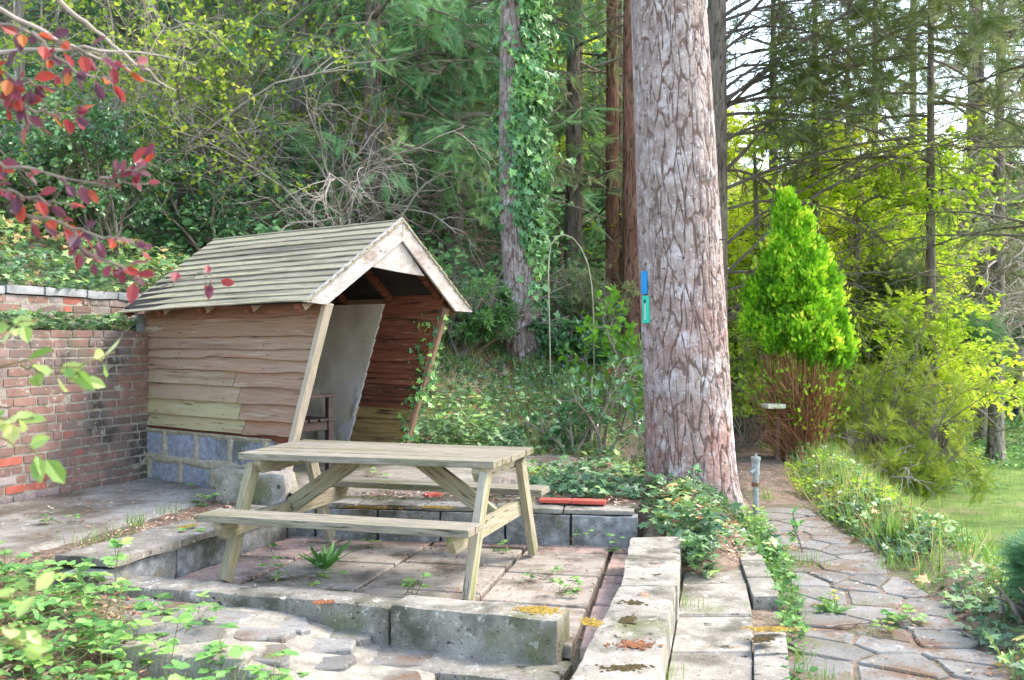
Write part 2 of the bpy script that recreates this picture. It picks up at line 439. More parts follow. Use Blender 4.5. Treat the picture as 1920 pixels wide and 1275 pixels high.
# ---- lawn sheet, 1 cm above the soil where the ground is low on the right
m_lawn = mat('lawn', [(.3, (.07,.13,.03)), (.5, (.14,.22,.05)), (.7, (.23,.29,.09))], 1.6, 8, bump=.6, bscale=60, bdist=.02,
             layers=[((.24,.20,.12), .9, .52, .7), ((.05,.11,.03), 4, .5, .7)])
lx = np.concatenate([np.arange(3.2, 12, .12), np.arange(12, 60, 1.)]); ly = np.concatenate([np.arange(3, 24, .15), np.arange(24, 60, 1.)])
LX, LY = np.meshgrid(lx, ly); g = MB(); lz = H(LX, LY)
e0 = np.maximum(path_x(LY)+path_w(LY)+.38, 2.75+.16*np.clip(LY-8, 0, 30))
g.grid(np.stack([LX, LY, np.where(LX-e0 > .9, lz+.02, lz-.25)], -1))
tag(g.build('lawn', m_lawn, smooth=True), 'mossy green lawn below the path on the right', None, None, 'structure')

# ================================================================ stone materials
m_conc = mat('weathered_concrete', [(.28, (.11,.10,.08)), (.5, (.235,.213,.18)), (.72, (.38,.352,.31))], 7, 10, bump=.55, bscale=70, bdist=.006,
             attr_cols=[(0, (.22,.20,.18)), (1, (.46,.43,.39))], attr_amt=.3,
             layers=[((.09,.085,.065), 2.6, .50, .66), ((.12,.13,.05), 1.7, .55, .70), ((.26,.13,.05), 7, .64, .70, 'up'), ((.05,.042,.025), 11, .62, .68), ((.50,.48,.43), 14, .60, .70), ((.07,.065,.05), 55, .60, .66), ((.52,.50,.46), 80, .63, .68)])
m_block = mat('breeze_block', [(.3, (.15,.155,.165)), (.5, (.27,.275,.285)), (.7, (.42,.42,.42))], 16, 10, bump=.9, bscale=120, bdist=.008,
             layers=[((.06,.065,.045), 2.5, .50, .68), ((.34,.30,.22), 5, .60, .72), ((.04,.04,.04), 70, .60, .66)])
m_blue = mat('blue_grey_block', [(.3, (.15,.16,.20)), (.5, (.25,.27,.34)), (.7, (.36,.38,.45))], 22, 10, bump=.9, bscale=140, bdist=.006,
             layers=[((.12,.13,.11), 2.0, .52, .7), ((.06,.06,.08), 60, .6, .66), ((.40,.38,.34), 6, .62, .72)])
m_mortar = mat('mortar', [(.3, (.25,.22,.16)), (.6, (.40,.365,.28)), (.8, (.52,.49,.41))], 20, 8, bump=1., bscale=60, bdist=.015)
m_mortarg = mat('grey_mortar', [(.3, (.20,.18,.15)), (.6, (.36,.33,.28)), (.8, (.48,.46,.42))], 12, 8, bump=1., bscale=60, bdist=.012)
m_brick = mat('old_brick', [(.3, (.17,.10,.08)), (.5, (.28,.16,.13)), (.7, (.38,.25,.20))], 10, 10, bump=.8, bscale=80, bdist=.006,
              attr_cols=[(0, (.09,.075,.08)), (.25, (.19,.12,.105)), (.5, (.26,.14,.115)), (.72, (.30,.25,.25)), (.86, (.42,.385,.40)), (.92, (.40,.10,.075)), (1, (.56,.10,.06))], attr_amt=.62,
              layers=[((.42,.38,.39), 2.2, .52, .66), ((.075,.06,.052), 2.2, .47, .64), ((.09,.10,.055), 1.3, .52, .68), ((.40,.36,.32), 18, .60, .68)])
m_slab = mat('patio_slab', [(.3, (.22,.19,.16)), (.5, (.33,.29,.25)), (.7, (.46,.42,.37))], 5, 10, coord='pos', stretch=(1, 3.2, 1), bump=.5, bscale=50, bdist=.006,
             attr_cols=[(0, (.26,.235,.20)), (.5, (.36,.32,.28)), (.62, (.38,.24,.21)), (1, (.40,.235,.21))], attr_amt=.55,
             layers=[((.11,.09,.07), 3.0, .48, .64), ((.44,.41,.38), 9, .60, .72), ((.07,.055,.04), 40, .60, .66)])
m_path = mat('crazy_paving', [(.3, (.12,.115,.105)), (.5, (.19,.183,.172)), (.7, (.28,.27,.26))], 7, 10, bump=.6, bscale=50, bdist=.008,
             attr_cols=[(0, (.13,.125,.115)), (1, (.27,.26,.25))], attr_amt=.5,
             layers=[((.15,.10,.07), 3.0, .49, .63), ((.13,.13,.06), 2.0, .56, .68), ((.40,.38,.35), 11, .62, .74), ((.07,.06,.045), 45, .60, .66)])
m_pave = mat('pavement_concrete', [(.3, (.16,.145,.125)), (.5, (.26,.24,.21)), (.7, (.37,.345,.31))], 3.2, 10, bump=.4, bscale=70, bdist=.005,
             layers=[((.12,.095,.07), 1.8, .46, .64), ((.06,.05,.04), 40, .60, .66), ((.28,.20,.10), 7, .62, .72), ((.48,.46,.44), 12, .62, .74)])
m_tile = mat('red_tile', [(.3, (.42,.07,.05)), (.7, (.62,.13,.09))], 8, 6, bump=.3)
m_moss = mat('dry_moss', [(.3, (.20,.12,.02)), (.55, (.42,.28,.05)), (.8, (.52,.42,.10))], 40, 6, bump=1., bscale=120, bdist=.02)
m_mossd = mat('dark_moss', [(.3, (.035,.028,.012)), (.7, (.14,.10,.035))], 40, 6, bump=1., bscale=120, bdist=.02)
m_mossr = mat('rust_moss', [(.3, (.20,.075,.035)), (.7, (.38,.17,.085))], 40, 6, bump=1., bscale=120, bdist=.02)

def wall_blocks(mb, p, q, z0, z1, th, blen, courses=1, gap=.010, off=0., v=None, amp=.005, r=.012, ctr=0.):
    """blocks between p and q (xy of the visible face line, body on its left side)"""
    p = np.array(p, float); q = np.array(q, float); L = np.linalg.norm(q-p); d = (q-p)/L; n = np.array([-d[1], d[0]])
    ch = (z1-z0)/courses; a = math.atan2(d[1], d[0])
    for c in range(courses):
        x = -((off+c*.5) % 1)*blen
        while x < L-1e-3:
            x0, x1 = max(x, 0), min(x+blen, L); x += blen
            if x1-x0 < .03: continue
            c0 = p+d*(x0+x1)/2+n*(th/2+random.uniform(-ctr, ctr))
            mb.rock((x1-x0-gap, abs(th), ch-gap), rz(c0[0], c0[1], z0+ch*(c+.5), a+random.uniform(-.5, .5)*ctr), random.random() if v is None else v(), .045, r, amp, 8, random.random()*50)

# ---- sunken patio floor
g = MB()
C = [np.array(c) for c in PATIO]
def bil(u, w): return (C[0]*(1-u)+C[1]*u)*(1-w)+(C[3]*(1-u)+C[2]*u)*w
us = [0, .17, .44, .72, .955, 1.12]; ws = [-.04, .30, .62, .90, 1.02]
for i in range(5):
    for j in range(4):
        w0, w1 = ws[j], ws[j+1]
        subs = [(w0, w1)]
        if i in (0, 4): subs = [(w0, (w0+w1)/2), ((w0+w1)/2, w1)]
        for (a, b) in subs:
            sh = .03*((i*7+j*3) % 3-1) if i in (1, 2, 3) else 0
            e = .006
            P = [bil(us[i]+e+random.uniform(0,.004), a+e+sh*(a > 0)), bil(us[i+1]-e, a+e+sh*(a > 0)), bil(us[i+1]-e, b-e+sh*(b < .9)), bil(us[i]+e, b-e+sh*(b < .9))]
            red = i in (0, 4) or j == 3
            g.prism(P, -.06, random.uniform(-.004, .006), random.uniform(.62, 1) if red else random.uniform(0, .5), inset=.008)
tag(g.build('patio_floor', m_slab), 'sunken patio floor of grey slabs edged with pinkish slabs', None, None, 'structure')

# ---- retaining walls round the patio
g = MB(); wall_blocks(g, (.86, 6.73), (-1.62, 7.12), -.02, .215, -.215, .46, off=.0)
bw = empty('retaining_wall', (0,0,0), 0, 'low grey block retaining wall along the back of the sunken patio', 'retaining wall')
g.build('block_course', m_block, bw, smooth=True)
g = MB()
for i in range(5):
    a = np.array([.84, 6.75])+(np.array([-1.6, 7.13])-np.array([.84, 6.75]))*i/5; b = np.array([.84, 6.75])+(np.array([-1.6, 7.13])-np.array([.84, 6.75]))*(i+1)/5
    n = np.array([.155, .985]); e = (b-a)*.01
    M_, L_ = frame((*((a+b)/2+n*.15), .24), (*((a+b)/2+n*.15+(b-a)*.5), .24)); M_.translation = Vector((*((a+b)/2+n*.16), .232))
    g.rock((np.linalg.norm(b-a)-.012, .30, .035), M_, random.random(), .05, .012, .006, 8, i*3)
g.build('coping', m_conc, bw, smooth=True)

lw = empty('retaining_wall', (0,0,0), 0, 'dark rendered retaining wall with a flaking slab top left of the picnic table', 'retaining wall')
g = MB(); wall_blocks(g, (-1.62, 7.12), (-2.27, 5.20), -.03, .17, -.20, .62, off=.0); g.build('block_course', m_block, lw, smooth=True)
g = MB()
for i in range(3):
    a = np.array([-1.60, 7.10])+np.array([-.60, -1.72])*i/3; b = np.array([-1.60, 7.10])+np.array([-.60, -1.72])*(i+1)/3
    M_, L_ = frame((*a, .2), (*b, .2)); M_.translation = Vector((*((a+b)/2+np.array([-.17, .06])), .197))
    g.rock((L_-.012, .40, .055), M_, random.random(), .05, .014, .012, 7, i*3+1)
g.build('coping', m_conc, lw, smooth=True)

# ---- front kerb
fk = MB(); M_, L_ = frame((-.555, 4.885, .02), (.245, 4.625, .02)); fk.rock((L_, .23, .235), M_, .8, .03, .014, .006, 9, 5)
tag(fk.build('kerb_block', m_conc, smooth=True), 'long pale concrete kerb block with a cushion of orange moss on its end', 'kerb block')
fk = MB()
pts = [(-.565, 4.90), (-1.12, 5.11), (-1.72, 5.30), (-2.25, 5.46)]
for i in range(3):
    M_, L_ = frame((*pts[i+1], 0), (*pts[i], 0)); M_.translation.z = .018-.006*i
    fk.rock((L_+.01, .215, .20), M_, random.random(), .025, .025, .018, 7, i*5+2)
tag(fk.build('stone_kerb', m_conc, smooth=True), 'crumbling stone kerb in front of the picnic table, left of the pale kerb block', 'stone kerb')
fk = MB(); M_, L_ = frame((-.85, 4.78, -.16), (.24, 4.42, -.16)); fk.rock((L_, .34, .19), M_, .3, .035, .03, .016, 6, 15)
tag(fk.build('stone_step', m_conc, smooth=True), 'low worn stone step below the pale kerb block at the bottom of the picture', 'step')

# ---- right kerbs
def slabthing(name, quad, z0, z1, m, label, cat, group=None, seg=.035, r=.014, amp=.007, seed=1):
    """irregular quad block: rock() mapped bilinearly"""
    b = MB(); b.rock((1, 1, z1-z0), None, .5, 1, 0.0001, 0, 1, seed)
    q = [np.array(p, float) for p in quad]
    lx_ = np.linalg.norm(q[1]-q[0]); ly_ = np.linalg.norm(q[3]-q[0])
    b = MB(); b.rock((lx_, ly_, z1-z0), None, random.random(), seg, r, amp, 8, seed)
    for k, V in enumerate(b.V):
        u = V[:, 0]/lx_+.5; w = V[:, 1]/ly_+.5
        P = (q[0]*(1-u)[:, None]+q[1]*u[:, None])*(1-w)[:, None]+(q[3]*(1-u)[:, None]+q[2]*u[:, None])*w[:, None]
        b.V[k] = np.c_[P, V[:, 2]+(z0+z1)/2]
    return tag(b.build(name, m, smooth=True), label, cat, group)
slabthing('kerb_slab', [(.54,4.918),(.828,4.918),(1.06,6.16),(.735,6.14)], -.02, .20, m_conc, 'clean sandy concrete kerb slab ending near the pine, the farther of the two wide kerb slabs', 'kerb slab', seed=3)
slabthing('kerb_slab', [(.05,2.9),(.385,2.9),(.815,4.915),(.535,4.915)], -.02, .20, m_conc, 'wide concrete kerb slab with dark and rusty moss patches, nearest the camera', 'kerb slab', seed=4)
# slab walk between the kerbs
def ex(y): return float(np.interp(y, [2.6, 3.89, 4.62, 5.28, 6.6], [.66, .95, 1.13, 1.29, 1.49]))
g = MB(); ys = [2.6, 3.55, 4.42, 5.0, 5.65, 6.55]
def kx(y): return .385+(y-2.9)*.2135
for i in range(5):
    a, b = ys[i]+.004, ys[i+1]-.004
    P = [(kx(a)+.003, a), (ex(a)-.004, a+.004), (ex(b)-.004, b), (kx(b)+.003, b-.004)]
    g.prism(P, -.12, .024+random.uniform(-.004, .006), random.random(), inset=.012)
tag(g.build('slab_path', m_conc), 'narrow walk of moss-spotted concrete slabs between two kerbs', None, None, 'structure')
ye = [3.0, 3.32, 3.62, 3.93]
lab = ['mossy brick-sized kerb block nearest the camera in the slab walk edging', 'kerb block in the slab walk edging, second from the camera', 'kerb block with rusty moss on top in the slab walk edging', 'kerb block beside the gap in the slab walk edging, on its near side']

k_ = 0
for (a, b) in [(3.35,3.66),(3.67,3.98),(3.99,4.30),(4.31,4.62)]:
    slabthing('edging_block', [(ex(a),a),(ex(a)+.155,a+.01),(ex(b)+.155,b+.01),(ex(b),b)], -.05, .048+.006*(k_ % 2), m_conc, lab[k_], 'edging block', 'blocks edging the slab walk', .03, .012, .006, 20+k_); k_ += 1
lab2 = ['pale edging block beyond the gap in the slab walk edging', 'pale edging block in the middle of the far row of three', 'pale edging block at the far end of the slab walk']
for n_, (a, b) in enumerate([(5.28,5.70),(5.71,6.12),(6.13,6.58)]):
    slabthing('edging_block', [(ex(a),a),(ex(a)+.15,a+.01),(ex(b)+.15,b+.01),(ex(b),b)], -.05, .050+.004*n_, m_conc, lab2[n_], 'edging block', 'blocks edging the slab walk', .03, .012, .006, 30+n_)

# ---- crazy paving by clipping Voronoi cells
def voronoi(seeds, bounds, gap, jag=.0):
    cells = []
    S = np.array(seeds)
    for i, p in enumerate(S):
        poly = [np.array(b, float) for b in bounds]
        dd = np.linalg.norm(S-p, axis=1); near = np.argsort(dd)[1:22]
        for j in near:
            m_ = (p+S[j])/2; n_ = (S[j]-p)/dd[j]; lim = m_@n_-gap/2; out = []
            for k in range(len(poly)):
                a, b = poly[k], poly[(k+1) % len(poly)]; da, db = a@n_-lim, b@n_-lim
                if da <= 0: out.append(a)
                if (da < 0) != (db < 0): out.append(a+(b-a)*da/(da-db))
            poly = out
            if len(poly) < 3: break
        if len(poly) >= 3: cells.append(poly)
    return cells
def paving(name, seeds, bounds, keep, gap, zf, m, label, th=.06):
    g = MB()
    for poly in voronoi(seeds, bounds, gap):
        P = np.array(poly); c = P.mean(0)
        if not keep(c): continue
        # shave corners and roughen the outline
        Q = []
        n = len(P)
        for i in range(n):
            a, b = P[i], P[(i+1) % n]; l = np.linalg.norm(b-a)
            if l < .02: continue
            for t in (.05, .35, .68, .95):
                q = a+(b-a)*t; Q.append(q+(c-q)*random.uniform(0, .05))
        if len(Q) < 4: continue
        z = zf(c[0], c[1])+random.uniform(-.004, .006)
        g.prism(Q, z-th, z, random.random(), inset=.008)
    return tag(g.build(name, m), label, None, None, 'structure')
sd = []
r_ = np.random.default_rng(3)
y = 2.6
while y < 20:
    w = path_w(y)*1.05; nn = 3 if y < 6.0 else 2; st = .27 if y < 7 else .42
    for k in range(nn):
        sd.append([path_x(y)+w*((k+.5)/nn*2-1)+r_.uniform(-.13, .13), y+r_.uniform(-.13, .13)+(k % 2)*.12])
    sd_ = sd; y += st
for y in np.arange(2.4, 20, .3):      # ghost seeds bounding the path
    for sg in (-1, 1): sd.append([path_x(y)+sg*(path_w(y)+.20)+r_.uniform(-.06,.06), y+r_.uniform(-.05, .05)])
m_dirt = mat('path_dirt', [(.3, (.085,.062,.045)), (.5, (.17,.125,.095)), (.7, (.28,.21,.165))], 9, 9, bump=.8, bscale=60, bdist=.015, layers=[((.075,.085,.03), 2.2, .52, .66), ((.36,.21,.165), .9, .55, .68), ((.34,.28,.22), 30, .60, .68)])
yy = np.linspace(2.4, 21, 260); uu = np.linspace(-1, 1, 17); YY_, UU = np.meshgrid(yy, uu, indexing='ij'); g = MB()
g.grid(np.stack([path_x(YY_)+UU*path_w(YY_)*1.12, YY_, path_z(YY_)-.008+.020*(fbm(UU*5, YY_*9, 0)-.5)-.05*UU**6+.012*sstep(8, 10, YY_)], -1)[:, ::1])
tag(g.build('path_soil', m_dirt, smooth=True), 'pinkish earth between and beyond the flagstones of the path', None, None, 'structure')
paving('stone_path', sd, [(-1,1),(9,1),(9,22),(-1,22)], lambda c: abs(c[0]-path_x(c[1])) < path_w(c[1])*1.08 and 2.5 < c[1] < 8.2, .014, lambda x, y: .0+path_z(y), m_path, 'crazy paving path of irregular grey flagstones')
# stones in mortar at the front left
sd = [[x+r_.uniform(-.1,.1), y+r_.uniform(-.08,.08)] for x in np.arange(-3.2, .6, .30) for y in np.arange(3.2, 5.7, .24)]
def frontz(x, y): return -.075+.125*sstep(-.45, -1.3, x)
FRONTP = [(-2.3,4.85),(-1.0,4.3),(-.35,4.15),(-.35,4.72),(-.85,4.92),(-1.9,5.3),(-2.4,5.4)]
paving('front_paving', sd, [(-4,2.5),(1.2,2.5),(1.2,6),(-4,6)], lambda c: bool(in_poly(c[0], c[1], FRONTP)), .03, lambda x, y: float(frontz(x, y)), m_path, 'broken flagstones set in mortar in front of the stone kerb', .09)
g = MB(); P = np.array(FRONTP); c = P.mean(0); 
fx, fy = np.meshgrid(np.linspace(-2.5, -.3, 90), np.linspace(3.95, 5.4, 70)); ok_ = conv(fx, fy, [(-2.5,4.6),(-.9,4.1),(-.32,4.05),(-.32,4.75),(-.85,4.98),(-2.4,5.5)], .03)
g.grid(np.stack([fx, fy, frontz(fx, fy)-.006+.016*(fbm(fx*9, fy*9)-.5)-.25*(1-ok_)], -1)); tag(g.build('paving_bed', m_mortarg), 'mortar bed under the broken flagstones', None, None, 'structure')

# ---- left pavement and shelter terrace
g = MB()
LP = [(-2.1,5.55),(-1.94,5.9),(-1.84,6.6),(-1.78,7.3),(-1.80,7.85),(-3.2,9.25),(-3.85,7.6),(-5.3,3.9),(-3.9,4.6)]
nx_ = 50
a = np.linspace(0, 1, nx_)
L0, L1, L2, L3 = np.array([-5.1,4.2]), np.array([-2.95,4.9]), np.array([-2.26,7.95]), np.array([-3.22,9.05])
U, W_ = np.meshgrid(a, a)
PP = (L0*(1-U[...,None])+L1*U[...,None])*(1-W_[...,None])+(L3*(1-U[...,None])+L2*U[...,None])*W_[...,None]
Z = .18+(fbm(PP[...,0]*3, PP[...,1]*3, 1, 4)-.5)*.02
Z = Z-.10*sstep(.93, 1.0, U+.05*(fbm(PP[...,0]*6, PP[...,1]*6)-.5))-.12*sstep(.05,.0,W_)
g.grid(np.dstack([PP, Z]))
tag(g.build('pavement', m_pave, smooth=True), 'grey concrete pavement at the foot of the brick wall', None, None, 'structure')
g = MB()
T = [np.array(p) for p in [(-1.66,7.42),(.95,7.02),(1.0,9.85),(-2.55,9.95)]]
PP = (T[0]*(1-U[...,None])+T[1]*U[...,None])*(1-W_[...,None])+(T[3]*(1-U[...,None])+T[2]*U[...,None])*W_[...,None]
Z = .262+.03*W_+(fbm(PP[...,0]*3, PP[...,1]*3, 1, 4)-.5)*.016-.12*sstep(.86, 1, U)
g.grid(np.dstack([PP, Z]))
tag(g.build('terrace', m_pave, smooth=True), 'pale concrete terrace between the patio and the shelter', None, None, 'structure')
# lump of concrete step
g = MB(); g.rock((.62, .22, .30), rz(-1.98, 7.66, .27, R(-16)), .9, .03, .05, .03, 5, 3)
tag(g.build('concrete_step', m_conc, smooth=True), 'rounded lump of old concrete step beside the shelter post', 'step')
# ================================================================ timber materials (X of the object = grain)
def wood(name, cols, acols, amt, layers=(), stretch=(1.2, 14, 14), bump=.5):
    return mat(name, cols, 4, 9, coord='objv', stretch=stretch, attr_cols=acols, attr_amt=amt, layers=layers, bump=bump, bscale=9, bdist=.006, distort=.6, rough=.9, spec=.15)
m_tab = wood('table_wood', [(.3, (.09,.078,.055)), (.5, (.215,.19,.145)), (.7, (.37,.34,.28))], [(0, (.18,.155,.11)), (.5, (.26,.23,.175)), (1, (.34,.31,.26))], .35,
             [((.12,.125,.05), .5, .54, .68), ((.07,.06,.045), 3, .58, .66), ((.42,.40,.36), 5, .62, .70)], (1.6, 22, 22), .8)
m_leg = wood('leg_wood', [(.3, (.15,.125,.08)), (.5, (.30,.265,.19)), (.7, (.46,.42,.34))], [(0, (.24,.225,.14)), (.5, (.33,.295,.22)), (1, (.41,.38,.33))], .45,
             [((.20,.21,.07), .6, .53, .70), ((.10,.085,.06), 3, .58, .66)], (1.6, 22, 22), .8)
m_roof = wood('roof_wood', [(.3, (.15,.13,.09)), (.5, (.31,.275,.205)), (.7, (.46,.42,.335))], [(0, (.20,.175,.13)), (.5, (.33,.29,.21)), (1, (.42,.38,.25))], .45,
             [((.13,.11,.085), .6, .52, .66), ((.40,.37,.17), .5, .58, .72), ((.09,.075,.055), 3, .60, .67), ((.52,.50,.46), 3, .64, .72)], (1.4, 20, 20), .8)
m_barge = wood('barge_wood', [(.3, (.26,.22,.19)), (.5, (.42,.38,.36)), (.7, (.56,.53,.53))], [(0, (.36,.30,.27)), (1, (.52,.49,.49))], .35, [((.22,.16,.12), 2, .54, .70), ((.16,.14,.11), 7, .62, .70)], (9, 1.6, 3))
m_plank = wood('waney_plank', [(.28, (.16,.11,.075)), (.5, (.29,.21,.155)), (.72, (.40,.31,.24))],
               [(0, (.27,.10,.055)), (.3, (.31,.175,.115)), (.55, (.36,.24,.17)), (.8, (.37,.275,.185)), (.9, (.41,.38,.20)), (1, (.46,.43,.23))], .62,
               [((.17,.11,.075), 1.0, .55, .72), ((.36,.17,.10), .5, .56, .72), ((.48,.41,.32), 1.6, .58, .74), ((.09,.06,.04), 3, .60, .68)], (1.0, 9, 16))
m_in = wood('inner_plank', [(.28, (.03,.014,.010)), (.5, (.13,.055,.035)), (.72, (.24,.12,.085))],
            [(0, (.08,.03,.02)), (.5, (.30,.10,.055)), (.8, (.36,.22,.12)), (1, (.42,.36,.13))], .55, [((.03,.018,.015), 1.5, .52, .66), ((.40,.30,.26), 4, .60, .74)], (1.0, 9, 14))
m_post = wood('post_wood', [(.3, (.32,.24,.17)), (.5, (.46,.37,.28)), (.7, (.58,.50,.42))], [(0, (.40,.32,.24)), (1, (.5,.44,.37))], .3, [((.20,.13,.08), 7, .64, .72)])
m_dark = mat('dark_underlay', [(.3, (.018,.016,.015)), (.7, (.045,.040,.038))], 5, 6, bump=.3)
m_plaster = mat('plaster', [(.3, (.50,.47,.39)), (.5, (.64,.60,.52)), (.7, (.74,.71,.64))], 2.5, 9, bump=.35, bscale=35, bdist=.006,
                layers=[((.62,.61,.68), 3.0, .50, .56, 'low:.7:1.35'), ((.20,.17,.11), 5, .50, .66, 'low:.2:1.0'), ((.22,.19,.15), 14, .68, .74)])
m_brown = mat('brown_paint', [(.3, (.045,.028,.026)), (.7, (.085,.058,.055))], 12, 5, rough=.5, bump=.15)
m_steel = mat('grey_metal', [(.3, (.20,.22,.25)), (.7, (.34,.37,.40))], 12, 5, rough=.5, bump=.15)
m_galv = mat('galvanised', [(.3, (.16,.19,.20)), (.7, (.33,.37,.38))], 20, 6, rough=.45, bump=.3)
m_rust = mat('rusty_metal', [(.3, (.10,.05,.03)), (.7, (.25,.15,.10))], 30, 6, rough=.7, bump=.4)
m_bluep = mat('blue_plastic', [(.3, (.02,.22,.55)), (.7, (.03,.30,.66))], 4, 3, rough=.4, bump=.05)
m_greenp = mat('green_plastic', [(.3, (.03,.50,.34)), (.7, (.05,.60,.42))], 4, 3, rough=.4, bump=.05)
m_whitep = mat('white_strip', [(.3, (.70,.70,.68)), (.7, (.8,.8,.78))], 4, 3, rough=.5, bump=.05)
m_pale = mat('pale_stone', [(.3, (.62,.58,.42)), (.7, (.80,.77,.62))], 8, 6, bump=.4)
m_bolt = mat('bolt_steel', [(.3, (.05,.05,.06)), (.7, (.12,.12,.14))], 8, 4, rough=.5, bump=.1)

def board(name, p, q, w, t, m, parent=None, v=None, up=(0,0,1), bevel=.004, label=None):
    """a plank from p to q (in parent space): w = width along up, t = thickness"""
    M_, L_ = frame(p, q, up); b = MB()
    nseg = max(1, int(L_/.12)); xs = np.linspace(-L_/2, L_/2, nseg+1)
    ring = np.array([[-t/2, -w/2], [t/2, -w/2], [t/2, w/2], [-t/2, w/2]])
    V = np.zeros((nseg+1, 4, 3)); V[:, :, 0] = xs[:, None]; V[:, :, 1:] = ring[None]
    V[:, :, 1:] += (np.random.default_rng(sum(map(ord, name))).normal(0, .0012, V[:, :, 1:].shape))
    vv = random.random() if v is None else v
    b.grid(V, vv, wrap=True)
    b.F[4][-1] = b.F[4][-1][:, ::-1]
    k = b.n-4*(nseg+1)
    b.F[4].append(np.array([[k, k+1, k+2, k+3], [k+4*nseg+3, k+4*nseg+2, k+4*nseg+1, k+4*nseg]]))
    o = b.build(name, m, parent, bevel=bevel, M=M_)
    if label: o['label'] = label
    return o
def cyl(name, p, q, r, m, parent=None, sides=12, r2=None):
    M_, L_ = frame(p, q, (0.01, .02, 1) if abs(q[2]-p[2]) < .9*np.linalg.norm(np.array(q)-np.array(p)) else (1, 0, 0)); b = MB(); r2 = r if r2 is None else r2
    xs = np.array([-L_/2, -L_/2, L_/2, L_/2]); rr = np.array([0.0005, r, r2, .0005]); th = np.arange(sides)*2*np.pi/sides
    V = np.stack([np.repeat(xs[:, None], sides, 1), rr[:, None]*np.cos(th), rr[:, None]*np.sin(th)], -1)
    b.grid(V, .5, wrap=True); return b.build(name, m, parent, M=M_)
def yzprism(b, poly, x0, x1, v=.5):
    P = np.array(poly, float); n = len(P)
    V = np.concatenate([np.c_[np.full(n, x0), P], np.c_[np.full(n, x1), P], [[x0, *P.mean(0)], [x1, *P.mean(0)]]])
    b.raw(V, [[i, (i+1) % n, n+(i+1) % n, n+i] for i in range(n)], v); k = b.n-len(V)
    b.F[3].append(np.array([[(i+1) % n, i, 2*n] for i in range(n)]+[[n+i, n+(i+1) % n, 2*n+1] for i in range(n)])+k)

# ================================================================ picnic table
T = empty('picnic_table', (-.754, 6.071, .002), -.2932, 'weathered wooden picnic table with attached benches in the sunken patio', 'picnic table')
Lt, zt, zs = 1.6135, .7448, .4427
b = MB()
tabletop = empty
n = 5; w = .81/n
b = MB()
for i in range(n):
    y = -.405+w*(i+.5); dx = random.uniform(-.004, .004)
    ns = 14; xs = np.linspace(-Lt/2+dx, Lt/2+dx, ns); ring = np.array([[-w/2+.003, -.04], [w/2-.003, -.04], [w/2-.003, 0], [-w/2+.003, 0]])
    V = np.zeros((ns, 4, 3)); V[:, :, 0] = xs[:, None]; V[:, :, 1:] = ring[None]; V[:, :, 1] += y; V[:, :, 2] += zt+random.uniform(-.002, .002)+.002*np.sin(xs*2+i)[:, None]
    b.grid(V, random.random(), wrap=True); b.F[4][-1] = b.F[4][-1][:, ::-1]; k = b.n-4*ns
    b.F[4].append(np.array([[k, k+1, k+2, k+3], [k+4*ns-1, k+4*ns-2, k+4*ns-3, k+4*ns-4]]))
b.build('tabletop', m_tab, T, bevel=.005)
for sg in (-1, 1):
    b = MB()
    for i in range(2):
        y = sg*(.8248-.229/2)+(-.058 if i == 0 else .058); ns = 14; xs = np.linspace(-Lt/2, Lt/2, ns)+random.uniform(-.004, .004)
        ring = np.array([[-.055, -.042], [.055, -.042], [.055, 0], [-.055, 0]]); V = np.zeros((ns, 4, 3)); V[:, :, 0] = xs[:, None]; V[:, :, 1:] = ring[None]; V[:, :, 1] += y; V[:, :, 2] += zs+random.uniform(-.001, .001)
        b.grid(V, .5+.5*random.random(), wrap=True); b.F[4][-1] = b.F[4][-1][:, ::-1]; k = b.n-4*ns
        b.F[4].append(np.array([[k, k+1, k+2, k+3], [k+4*ns-1, k+4*ns-2, k+4*ns-3, k+4*ns-4]]))
    b.build('seat', m_tab, T, bevel=.005)
def beam(name, x, half, ztop, h, m):      # cross beam along local y with cut-off lower corners
    P = [(-half, ztop), (-half, ztop-h*.35), (-half+h*.55, ztop-h), (half-h*.55, ztop-h), (half, ztop-h*.35), (half, ztop)]
    b = MB(); yzprism(b, P, -.0225, .0225, random.random())
    # turn so that object X is the grain direction
    for k, V in enumerate(b.V): b.V[k] = np.c_[V[:, 1], -V[:, 0], V[:, 2]]
    return b.build(name, m, T, bevel=.004, M=rz(x, 0, 0, R(90)))
for sg in (-1, 1):
    beam('seat_beam', sg*.690, .80, zs-.0435, .10, m_leg)
    beam('top_beam', sg*.690, .385, zt-.0415, .085, m_leg)
    for s2 in (-1, 1):
        o = board('leg', (sg*.737, s2*.648, .03), (sg*.737, s2*.345, zt-.075), .045, .095, m_leg, T, up=(1, 0, 0), v=random.random())
        for (fy, fz) in ((.505, .362), (.455, .36)):
            sub(cyl('bolt', (sg*.760, s2*fy, fz), (sg*.770, s2*fy, fz), .010, m_bolt, T), o)
    board('brace', (sg*.665, .0, .375), (sg*.20, .0, zt-.05), .10, .045, m_leg, T, v=.2)
board('batten', (0, -.36, zt-.052), (0, .36, zt-.052), .022, .07, m_leg, T)

